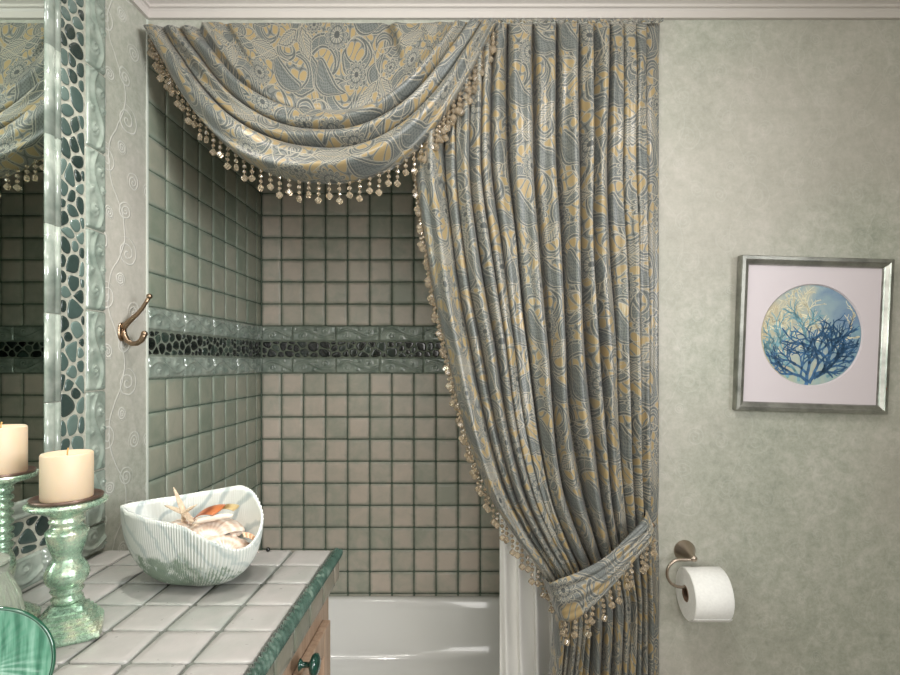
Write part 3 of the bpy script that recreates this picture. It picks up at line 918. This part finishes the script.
m, nt, b = newmat('watercolour_wash')
tc = nt.nodes.new('ShaderNodeTexCoord').outputs['Object']
x, y, z = sepxyz(nt, tc); n1 = noise(nt, 11, 5, tc, .6, .8); n2 = noise(nt, 24, 4, tc, .6, .5)
c1 = ramp(nt, nclamp(x*2.6+.5+z*.8+(n1-.5)*1.3), [(.1, s2l(186, 172, 138)), (.4, s2l(176, 180, 168)), (.6, s2l(142, 164, 172)), (.85, s2l(112, 138, 164))])
c2 = mixc(nt, nstep(n2-z*1.2, .45, .7)*.5, c1, s2l(136, 176, 172))
link(nt, c2, b.inputs['Base Color']); setp(b, rough=.6); WASH = m
CORAL = simple('coral_ink_blue', s2l(56, 98, 136), 60, .22, rough=.6)
CORAL2 = simple('coral_ink_pale', s2l(116, 160, 172), 60, .12, rough=.6)
CORAL3 = simple('coral_ink_cream', s2l(214, 208, 180), 60, .08, rough=.6)
bm = bmesh.new()
ring = [bm.verts.new(((RD-.002)*math.cos(2*PI*i/64), -.0066, (RD-.002)*math.sin(2*PI*i/64))) for i in range(64)]
bm.faces.new(list(reversed(ring)))
def ribbon(pts, ws, y, mi):
    prev = None
    for k, p in enumerate(pts):
        a = pts[max(0, k-1)]; b_ = pts[min(len(pts)-1, k+1)]
        t = Vector((b_[0]-a[0], b_[1]-a[1])).normalized(); nx, nz = -t.y, t.x
        cur = (bm.verts.new((p[0]+nx*ws[k], y, p[1]+nz*ws[k])), bm.verts.new((p[0]-nx*ws[k], y, p[1]-nz*ws[k])))
        if prev:
            f = bm.faces.new((prev[0], prev[1], cur[1], cur[0])); f.material_index = mi
        prev = cur
cr = random.Random(21)
def branch(x, z, ang, L, w_, dep, y, mi):
    pts = [(x, z)]; ws = [w_]; n = 6; a = ang; bend = cr.uniform(-.16, .16); wig = cr.uniform(0, 6)
    for k in range(n):
        a += bend+.22*math.sin(wig+k*1.9); x += L/n*math.cos(a); z += L/n*math.sin(a)
        if math.hypot(x, z) > RD-.006: break
        pts.append((x, z)); ws.append(w_*(1-.26*(k+1)/n))
    if len(pts) < 2: return
    ribbon(pts, ws, y, mi)
    if dep > 0:
        for sgn in (-1, 1):
            branch(pts[-1][0], pts[-1][1], a+sgn*cr.uniform(.16, .40), L*cr.uniform(.66, .92), w_*.76, dep-1, y, mi)
        if cr.random() < .8:
            q = pts[len(pts)//2]; branch(q[0], q[1], ang+cr.choice((-1, 1))*cr.uniform(.4, .75), L*.7, w_*.7, dep-1, y, mi)
for (x, z, a, L, w_, d, mi) in ((-.07, -.08, 2.1, .06, .0034, 4, 3), (-.03, -.04, 1.7, .065, .0034, 4, 3), (.02, -.02, 1.3, .065, .0034, 4, 3), (.07, -.04, .9, .05, .003, 4, 3)):
    branch(x, z, a, L, w_, d, -.0068, mi)
for (x, z, a, L, w_, d, mi) in ((-.06, -.125, 2.0, .058, .0042, 4, 2), (-.03, -.135, 1.7, .062, .004, 4, 2), (.05, -.12, .9, .058, .004, 4, 2), (.0, -.08, 1.2, .058, .004, 4, 2), (-.08, -.10, 2.4, .04, .0036, 3, 2)):
    branch(x, z, a, L, w_, d, -.0070, mi)
for (x, z, a, L, w_, d) in ((-.008, -.145, 1.62, .062, .0056, 4), (-.004, -.135, 2.25, .050, .0048, 4), (.0, -.14, 1.2, .060, .0052, 4), (.012, -.125, .72, .058, .0050, 4), (.02, -.122, .3, .052, .0042, 3), (.04, -.10, .95, .05, .004, 4)):
    branch(x, z, a, L, w_, d, -.0072, 1)
for f in bm.faces:
    f.normal_update()
    if f.normal.y > 0: f.normal_flip()
mkobj('print', bm, [WASH, CORAL, CORAL2, CORAL3], pic, smooth=False)

# ------------------------------------------------------------------ toilet paper holder and roll
hx_, hz_ = .636, CZ-.549
tph = empty('toilet_paper_holder', (hx_, D1, hz_), 'brushed nickel toilet paper holder with a cone mount on the far wall', 'toilet paper holder')
bm = bmesh.new(); Rm = Matrix.Rotation(PI/2, 3, 'X')
lathe(bm, [(.031, 0), (.031, .003), (.028, .006), (.010, .052), (.0085, .056), (.0085, .066), (.007, .069), (.0001, .070)], 40, (0, 0, 0), Rm)
mkobj('mount', bm, NICKEL, tph)
bm = bmesh.new(); rr_ = .0042; ay = -.070+.008
pts = [(.008, ay, -.004), (-.004, ay, -.003), (-.014, ay, -.003)]
RC = .0385; cxa = -.036
for i in range(0, 13):
    a = PI/2+PI*i/12; pts.append((cxa+RC*math.cos(a), ay, -.0415+RC*math.sin(a)))
for i in range(1, 8): pts.append((cxa+.018*i, ay-.001*min(i, 4), -.080))
tube(bm, pts, rr_, 12)
mkobj('arm', bm, NICKEL, tph)
# roll: hollow cylinder, axis along the wall
rx0, rx1 = .611, .714; ry = D1+ay-.004+.000; core = .021; RR = .0705
rz = hz_-.080+rr_-core+.0006
roll = empty('toilet_paper_roll', ((rx0+rx1)/2, ry, rz), 'white toilet paper roll on the nickel holder', 'toilet paper')
PAPER = simple('tissue_paper', s2l(232, 232, 228), 140, .02, .15, rough=.9)
CARD = simple('cardboard_core', s2l(150, 122, 100), rough=.8)
Ry = Matrix.Rotation(PI/2, 3, 'Y'); hl = (rx1-rx0)/2
bm = bmesh.new()
def hollow(bm, ri, ro, hl, wob=0):
    rings = []
    for (r, s) in ((ri, -hl), (ro-.002, -hl), (ro, -hl+.002), (ro, hl-.002), (ro-.002, hl), (ri, hl)):
        rings.append([bm.verts.new((s, r*math.cos(2*PI*i/64), r*math.sin(2*PI*i/64))) for i in range(64)])
    for A, B in zip(rings, rings[1:]+rings[:1]):
        for i in range(64): bm.faces.new((A[i], A[(i+1) % 64], B[(i+1) % 64], B[i]))
hollow(bm, core+.0015, RR, hl)
o = mkobj('paper', bm, PAPER, roll, smooth=False)
for p in o.data.polygons: p.use_smooth = abs(p.normal.x) < .3
bm = bmesh.new()      # loose end of the sheet
def shf(a, b_):
    th = math.radians(250-32*b_); r = RR+.0016*b_+.0004
    return (-hl+2*hl*a, r*math.cos(th), r*math.sin(th))
grid(bm, 8, 10, shf); mkobj('loose_sheet', bm, PAPER, roll, solid=.0008)
bm = bmesh.new(); hollow(bm, core-.0004, core+.0014, hl+.0008); o = mkobj('cardboard_core', bm, CARD, roll)
o['label'] = 'brown cardboard core'

# ------------------------------------------------------------------ robe hook on the left wall
hk = empty('robe_hook', (XL, 1.42, CZ+.081), 'bronze double robe hook on the wallpapered strip beside the tub', 'hook')
bm = bmesh.new()
for v in range(1):
    ringp = []
    lathe(bm, [(.017, 0), (.017, .002), (.014, .0045), (.0001, .006)], 28, (0.0005, 0, 0), Ry, mod=lambda a, z: 1+.5*abs(math.cos(a))**2)
mkobj('backplate', bm, BRONZE, hk)
bm = bmesh.new()
tube(bm, [(.004, 0, .008), (.010, 0, .018), (.022, 0, .030), (.040, 0, .046), (.056, 0, .064), (.066, 0, .080), (.073, 0, .092)], [.0080, .0078, .0070, .0058, .0052, .0050, .0054], 12)
bmesh.ops.create_uvsphere(bm, u_segments=16, v_segments=10, radius=.0076, matrix=Matrix.Translation((.075, 0, .096)))
mkobj('upper_arm', bm, BRONZE, hk)
bm = bmesh.new()
tube(bm, [(.004, 0, .006), (.008, 0, -.010), (.016, 0, -.024), (.028, 0, -.032), (.042, 0, -.031), (.053, 0, -.023), (.059, 0, -.012), (.061, 0, -.006)], [.0075, .0078, .0074, .0068, .0068, .0072, .0078, .0078], 12)
bmesh.ops.create_uvsphere(bm, u_segments=16, v_segments=10, radius=.0084, matrix=Matrix.Translation((.0615, 0, -.005)))
mkobj('lower_arm', bm, BRONZE, hk)

# ------------------------------------------------------------------ candle holders, candles
m, nt, b = newmat('green_mercury_glass')
tc = nt.nodes.new('ShaderNodeTexCoord').outputs['Object']
n1 = noise(nt, 28, 5, tc, .6); n2 = noise(nt, 200, 3, tc, .6)
c1 = ramp(nt, n1, [(.3, s2l(112, 146, 124)), (.5, s2l(160, 188, 164)), (.7, s2l(214, 214, 188))])
c1 = mixc(nt, nstep(n2, .66, .72), c1, s2l(60, 90, 70))
link(nt, c1, b.inputs['Base Color']); link(nt, nstep(n2, .45, .75)*.45+.2, b.inputs['Roughness']); setp(b, metal=.6, coat=.5)
bump(nt, b, n1, .08, .003); MERC = m
PEWTER = simple('brown_drip_plate', s2l(104, 84, 74), rough=.35, metal=.6)
m, nt, b = newmat('ivory_wax'); b.inputs['Base Color'].default_value = s2l(200, 180, 152); setp(b, rough=.5, sss=.35); b.inputs['Subsurface Radius'].default_value = (.02, .012, .006); WAX = m
WICK = simple('wick', s2l(190, 150, 90), rough=.8)
def candle(x, y, z, h, label):
    c = empty('pillar_candle', (x, y, z), label, 'candle', 'ivory pillar candles on green glass holders')
    bm = bmesh.new(); r = .0385
    lathe(bm, [(r-.001, 0), (r, .002), (r, h-.003), (r-.002, h), (r-.006, h-.001), (r-.012, h-.004), (.004, h-.006), (.0001, h-.006)], 48)
    mkobj('wax', bm, WAX, c)
    bm = bmesh.new(); tube(bm, [(0, 0, h-.007), (.0005, 0, h+.002), (.002, 0, h+.008)], .0012, 6); mkobj('wick', bm, WICK, c)
# front holder, square stepped foot
fx, fy = -.700, .925
H = .235
h1 = empty('candle_holder', (fx, fy, CT+.0008), 'green mercury glass candle holder with a stepped square foot', 'candle holder', rz=math.radians(31))
bm = bmesh.new()
steps = [(.055, 0), (.057, .004), (.056, .013), (.051, .014), (.051, .021), (.0455, .022), (.0455, .0285), (.040, .0295), (.040, .036), (.034, .037), (.034, .043), (.028, .0445), (.026, .052), (.019, .056)]
rings = []
for r, z in steps:
    ring = []
    for i in range(32):
        a = 2*PI*i/32; c_, s = math.cos(a), math.sin(a); k = (abs(c_)**14+abs(s)**14)**(-1/14); ring.append(bm.verts.new((r*c_*k*.92, r*s*k*.92, z)))
    rings.append(ring)
for A, B in zip(rings, rings[1:]):
    for i in range(32): bm.faces.new((A[i], A[(i+1) % 32], B[(i+1) % 32], B[i]))
bm.faces.new(list(reversed(rings[0]))); bm.faces.new(rings[-1])
mkobj('foot', bm, MERC, h1, smooth=False)
bm = bmesh.new()
lathe(bm, [(.020, .056), (.023, .060), (.024, .064), (.021, .068), (.019, .071), (.023, .074), (.025, .078), (.022, .082), (.024, .086), (.030, .093), (.033, .102), (.033, .110), (.029, .120), (.023, .129), (.0205, .135),
           (.022, .141), (.026, .152), (.029, .164), (.0315, .176), (.032, .181), (.028, .185), (.0235, .188), (.022, .193), (.026, .197), (.027, .200), (.024, .204), (.024, .208), (.032, .213), (.044, .220), (.052, .224)], 8 if False else 40)
mkobj('stem', bm, MERC, h1)
bm = bmesh.new()
lathe(bm, [(.050, .222), (.058, .226), (.0605, .229), (.0605, .232), (.058, .234), (.052, .235), (.0001, .235)], 56)
mkobj('dish', bm, MERC, h1)
bm = bmesh.new(); lathe(bm, [(.049, H), (.053, H+.001), (.054, H+.006), (.0525, H+.007), (.051, H+.003), (.0001, H+.003)], 56)
mkobj('drip_plate', bm, PEWTER, h1)
candle(fx, fy, CT+H+.0032, .080, 'ivory pillar candle on the square footed green holder, in front')
# rear holder, round foot and turned spindle
gx, gy = -.852, .965; H2 = .270
h2 = empty('candle_holder', (gx, gy, CT+.0008), 'taller green glass candle holder with a ringed spindle and round foot at the left edge', 'candle holder')
bm = bmesh.new()
lathe(bm, [(.056, 0), (.058, .005), (.056, .010), (.049, .013), (.046, .018), (.036, .024), (.030, .030), (.022, .040), (.018, .050), (.020, .056), (.024, .060), (.021, .065), (.0185, .069)], 48, mod=lambda a, z: 1+.018*math.cos(16*a))
mkobj('foot', bm, MERC, h2)
pr = [(.015, .069), (.018, .078), (.0215, .090), (.0225, .104), (.020, .118), (.016, .130)]
z = .133
for k in range(8): pr += [(.0135, z), (.0185, z+.004), (.0195, z+.0075), (.0185, z+.011)]; z += .0145
pr += [(.018, z+.001), (.030, z+.008), (.042, z+.012)]
bm = bmesh.new(); lathe(bm, pr, 40); mkobj('stem', bm, MERC, h2)
z += .010
bm = bmesh.new(); lathe(bm, [(.042, z), (.052, z+.004), (.054, z+.009), (.054, z+.013), (.050, H2), (.0001, H2)], 56); mkobj('dish', bm, MERC, h2)
bm = bmesh.new(); lathe(bm, [(.047, H2), (.050, H2+.001), (.051, H2+.006), (.0495, H2+.007), (.048, H2+.003), (.0001, H2+.003)], 56); mkobj('drip_plate', bm, PEWTER, h2)
candle(gx, gy, CT+H2+.0032, .086, 'ivory pillar candle at the left edge by the mirror')

# ------------------------------------------------------------------ ribbed glass jar and green glass plate at the lower left
m, nt, b = newmat('clear_ribbed_glass'); b.inputs['Base Color'].default_value = s2l(222, 228, 214); setp(b, rough=.05, trans=.8, ior=1.45); JARG = m
jar = empty('glass_jar', (-.742, .80, CT), 'clear ribbed glass jar at the left edge behind the green plate', 'jar')
bm = bmesh.new()
lathe(bm, [(.036, .001), (.044, .004), (.050, .02), (.054, .05), (.055, .08), (.050, .115), (.041, .140), (.036, .152), (.038, .165), (.036, .166), (.034, .152), (.038, .140), (.047, .114), (.051, .08), (.050, .05), (.046, .022), (.036, .009), (.0001, .008)], 96, mod=lambda a, z: 1+.03*math.cos(24*a)*(1 if z < .14 else .2))
mkobj('jar_body', bm, JARG, jar)
bm = bmesh.new()
lathe(bm, [(.036, .1665), (.039, .169), (.037, .174), (.025, .182), (.010, .187), (.006, .192), (.010, .199), (.008, .206), (.0001, .209)], 48)
mkobj('lid', bm, JARG, jar)
m, nt, b = newmat('green_plate_glass')
mp = nt.nodes.new('ShaderNodeMapping'); mp.inputs['Rotation'].default_value = (0, -.6, 0); mp.inputs['Scale'].default_value = (90, 4, 9); nt.links.new(nt.nodes.new('ShaderNodeTexCoord').outputs['Object'], mp.inputs[0])
link(nt, ramp(nt, noise(nt, 1.6, 3, mp.outputs[0]), [(.35, s2l(52, 108, 84)), (.5, s2l(86, 142, 116)), (.68, s2l(126, 172, 150))]), b.inputs['Base Color']); setp(b, rough=.25, trans=.15, coat=.3); PLG = m
PR = .077
pl = empty('glass_plate', (-.612, .655, CT), 'green glass plate with radiating ridges standing tilted in the lower left corner', 'plate')
pl.rotation_euler = (math.radians(-12), 0, math.radians(30))
bm = bmesh.new(); cz_ = PR+.0050
def plate(side):
    def fn(a, b_):
        th = 2*PI*a; r = PR*b_
        rip = .0006*math.sin(34*th+9*b_)*min(1, b_*1.5)*(1-b_**8)
        dep = .007*(1-b_**2)
        return Vector((r*math.cos(th), dep+side*.0022+rip, cz_+r*math.sin(th)))
    return fn
A = grid(bm, 120, 24, lambda a, b_: plate(-1)(a, max(b_, .004)), close_u=True)
B = grid(bm, 120, 24, lambda a, b_: plate(1)(a, max(b_, .004)), close_u=True)
for i in range(120): bm.faces.new((A[-1][i], A[-1][(i+1) % 120], B[-1][(i+1) % 120], B[-1][i]))
bmesh.ops.recalc_face_normals(bm, faces=bm.faces)
mkobj('dish', bm, PLG, pl)
bm = bmesh.new(); nR = 96; rings = []
for i in range(nR):
    th = 2*PI*i/nR; c0_ = Vector((PR*math.cos(th), 0, cz_+PR*math.sin(th))); rd = Vector((math.cos(th), 0, math.sin(th)))
    rings.append([bm.verts.new(c0_+rd*(.0026*math.cos(q*PI/4))+Vector((0, .0042*math.sin(q*PI/4), 0))) for q in range(8)])
for i in range(nR):
    for q in range(8): bm.faces.new((rings[i][q], rings[i][(q+1) % 8], rings[(i+1) % nR][(q+1) % 8], rings[(i+1) % nR][q]))
rm_ = mkobj('rim', bm, simple('deep_green_glass_edge', s2l(26, 78, 56), rough=.12, coat=.6), pl); rm_['label'] = 'dark green glass edge'

# ------------------------------------------------------------------ shell bowl with seashells
m, nt, b = newmat('ribbed_shell_glaze')
tc = nt.nodes.new('ShaderNodeTexCoord').outputs['Object']
u, v, _ = sepxyz(nt, nt.nodes.new('ShaderNodeUVMap').outputs[0])
n1 = noise(nt, 9, 4, tc, .6, .6); n2 = noise(nt, 55, 4, tc, .7)
# slanting grey-blue swipes across the ribs
sw = nsin((u*24+v*9+n1*5)*PI)
c0 = mixc(nt, nstep(sw, .5, .98)*.4, s2l(188, 191, 184), s2l(116, 136, 138))
gf = nstep((.74-v)+(n1-.5)*.5+nsin(u*70)*.02, 0, .05)*nstep(n2+nsin(u*754)*.10-v*.25+.12, .40, .50)
groove = nstep(-ncos(u*(240*PI)), .1, .9)
c0 = mixc(nt, groove*.38, c0, s2l(128, 142, 138))
c1 = mixc(nt, gf*.85, c0, s2l(92, 112, 92))
link(nt, c1, b.inputs['Base Color']); setp(b, rough=.3, coat=.3); SHELLB = m
bcx, bcy = -.591, 1.150
RIM = [  # angle, radius, height above the counter
    (-180, .158, .164), (-165, .138, .166), (-136, .114, .166), (-105, .100, .158), (-73, .105, .146), (-48, .133, .116), (-29, .147, .093), (-8, .145, .102), (8, .142, .135), (24, .124, .172), (43, .104, .189), (65, .092, .184), (90, .090, .176), (134, .112, .165), (159, .138, .163), (180, .160, .164)]
def rimv(thd, k):
    t = ((thd+180) % 360)-180
    keys = [(a-360, r, h) for a, r, h in RIM[:-1]]+RIM[:-1]+[(a+360, r, h) for a, r, h in RIM]
    return sinterp([(q[0], q[k]) for q in keys], t)
NR = 120
def bowl_pt(a, b_, off=0):
    """b_: 0 base centre .. 1 rim"""
    thd = a*360-180; th = math.radians(thd)
    R_, Hh = rimv(thd, 1), rimv(thd, 2)
    r = R_*math.sin(b_*PI/2*.98)**.78/math.sin(PI/2*.98)**.78 if b_ > 0 else 0
    z = Hh*(b_**2.15)
    rib = .0014*math.cos(NR*th)*min(1, b_*2.2)*(1 if off == 0 else .2)
    r = max(.0005, r+rib-off*(.8+.2*b_))
    z += off*(1-b_)*1.0
    return Vector((r*math.cos(th), r*math.sin(th), z+.0012))
bowl = empty('shell_bowl', (bcx, bcy, CT), 'large ribbed white and green shell bowl on the tiled counter', 'bowl')
bm = bmesh.new()
A = grid(bm, 720, 32, lambda a, b_: bowl_pt(a, max(b_, .01)), lambda a, b_: (a, b_), close_u=True)
B = grid(bm, 720, 32, lambda a, b_: bowl_pt(a, max(b_, .01), .0045), lambda a, b_: (a, b_+.0), close_u=True, mi=1)
for i in range(720):
    f = bm.faces.new((A[-1][i], A[-1][(i+1) % 720], B[-1][(i+1) % 720], B[-1][i])); f.material_index = 1
bmesh.ops.recalc_face_normals(bm, faces=bm.faces)
m2, nt, b = newmat('shell_inside')
u, v, _ = sepxyz(nt, nt.nodes.new('ShaderNodeUVMap').outputs[0]); n1 = noise(nt, 9, 3)
link(nt, mixc(nt, nstep(nsin((u*22+v*8+n1*4)*PI), .45, .95)*.5, s2l(208, 212, 206), s2l(110, 134, 140)), b.inputs['Base Color']); setp(b, rough=.3)
mkobj('bowl_body', bm, [SHELLB, m2], bowl)

def shell_mat(name, a, c_, sc_=26):
    m, nt, b = newmat(name)
    u, v, _ = sepxyz(nt, nt.nodes.new('ShaderNodeUVMap').outputs[0]); n = noise(nt, 40, 3)
    link(nt, ramp(nt, nclamp(nsin(v*sc_+n*3)*.35+.5), [(.2, a), (.8, c_)]), b.inputs['Base Color']); setp(b, rough=.35, coat=.2); return m
SW = shell_mat('cream_scallop', s2l(200, 176, 156), s2l(220, 206, 192)); SO = shell_mat('amber_shell', s2l(120, 60, 30), s2l(176, 104, 60), 14)
ST = shell_mat('olive_tan_shell', s2l(128, 104, 62), s2l(178, 158, 112), 14)
def scallop(name, loc, rot, size, mat, label, cat='seashell', group=None, ribs=22, narrow=1.0, dome=.32):
    bm = bmesh.new(); sp = math.radians(68)*narrow
    def fn(off):
        def g(a, b_):
            ph_ = (2*a-1)*sp; R_ = size*(1-.10*(2*a-1)**2)*b_
            rib = .035*size*math.cos(ribs*ph_/sp*PI/2)*b_
            dz = dome*size*math.cos(ph_*.9)*math.sin(min(1, b_*.98)*PI)**.8*.8+(.10*size)*(1-b_)
            return Vector((R_*math.sin(ph_), R_*math.cos(ph_)-size*.5, dz+rib*.45+off))
        return g
    A = grid(bm, 66, 14, lambda a, b_: fn(0)(a, max(b_, .02)), lambda a, b_: (a, b_))
    B = grid(bm, 66, 14, lambda a, b_: fn(-.0016)(a, max(b_, .02)), lambda a, b_: (a, b_))
    for j in range(14):
        bm.faces.new((A[j][0], A[j+1][0], B[j+1][0], B[j][0])); bm.faces.new((A[j][-1], A[j+1][-1], B[j+1][-1], B[j][-1]))
    for i in range(66): bm.faces.new((A[-1][i], A[-1][i+1], B[-1][i+1], B[-1][i])); bm.faces.new((A[0][i], A[0][i+1], B[0][i+1], B[0][i]))
    bmesh.ops.recalc_face_normals(bm, faces=bm.faces)
    o = mkobj(name, bm, mat); o.location = loc; o.rotation_euler = [math.radians(q) for q in rot]
    tag(o, label, cat, group); return o
g = 'seashells in the ribbed bowl'
def B_(dx, dy, dz): return (bcx+dx, bcy+dy, CT+dz)
scallop('scallop_shell', B_(.068, -.026, .078), (20, 10, 35), .092, SW, 'large cream scallop shell lying at the right front rim of the shell bowl', group=g)
scallop('scallop_shell', B_(.030, .000, .104), (24, -4, 25), .084, SW, 'cream ribbed scallop shell just above the lowest one in the bowl', group=g)
scallop('scallop_shell', B_(-.040, .005, .104), (12, -14, 60), .080, SW, 'pale scallop shell under the starfish at the left of the bowl', group=g)
scallop('scallop_shell', B_(.050, .042, .100), (-5, 5, -40), .07, SW, 'white scallop shell at the back of the bowl behind the amber shell', group=g)
scallop('mussel_shell', B_(.024, .014, .138), (30, -6, -70), .076, SO, 'glossy amber brown shell leaning on the cream scallops', group=g, ribs=3, narrow=.62, dome=.22)
scallop('mussel_shell', B_(.058, .030, .138), (30, -8, -68), .056, ST, 'olive tan shell tucked behind the amber one', group=g, ribs=3, narrow=.5, dome=.4)
scallop('scallop_shell', B_(.118, .002, .090), (40, 35, 80), .036, shell_mat('rust_scallop', s2l(190, 140, 104), s2l(230, 196, 164)), 'small tan shell at the right end of the bowl', group=g)
bm = bmesh.new()
tube(bm, [(-.042, 0, 0), (-.03, .002, .003), (0, .002, .005), (.03, 0, .005), (.042, -.002, .004)], [.002, .005, .0065, .005, .0025], 14)
o = mkobj('auger_shell', bm, simple('white_auger', s2l(220, 206, 190), 90, .06, .4, rough=.4)); o.location = B_(.048, -.020, .137); o.rotation_euler = (0, math.radians(-8), math.radians(8))
tag(o, 'slim white auger shell across the top of the pile in the bowl', 'seashell', g)
# starfish standing on edge
bm = bmesh.new()
def star(side):
    def fn(a, b_):
        th = 2*PI*a; k = abs(((a*5) % 1)-.5)*2       # 1 at arm tip ... 0 between
        R_ = .008+.046*max(0, k)**5
        ln = 1.0
        hgt = .0052*(1-b_**2)**.5*(1-.3*b_)+.0004
        return Vector((R_*b_*math.sin(th), side*hgt*(1), R_*b_*math.cos(th)))
    return fn
A = grid(bm, 200, 14, lambda a, b_: star(-1)(a, max(.01, b_)), close_u=True); B = grid(bm, 200, 14, lambda a, b_: star(1)(a, max(.01, b_)), close_u=True)
for i in range(200): bm.faces.new((A[-1][i], A[-1][(i+1) % 200], B[-1][(i+1) % 200], B[-1][i]))
bmesh.ops.recalc_face_normals(bm, faces=bm.faces)
o = mkobj('starfish', bm, simple('pale_starfish', s2l(206, 186, 160), 200, .12, .6, rough=.7))
o.location = B_(-.022, -.004, .150); o.rotation_euler = (math.radians(18), math.radians(-8), math.radians(-25)); o.scale = (1.05, 1.3, 1.15)
tag(o, 'pale five armed starfish standing on edge in the shell bowl', 'starfish')
# tiny dark bead on the counter edge
bm = bmesh.new(); bmesh.ops.create_icosphere(bm, subdivisions=2, radius=.0055); o = mkobj('black_bead', bm, simple('black_gloss', s2l(16, 18, 16), rough=.2))
o.location = P(268, 548, 1.325); o.location.z = CT+.0056
tag(o, 'tiny black bead on the far edge of the counter right of the shell bowl', 'bead')
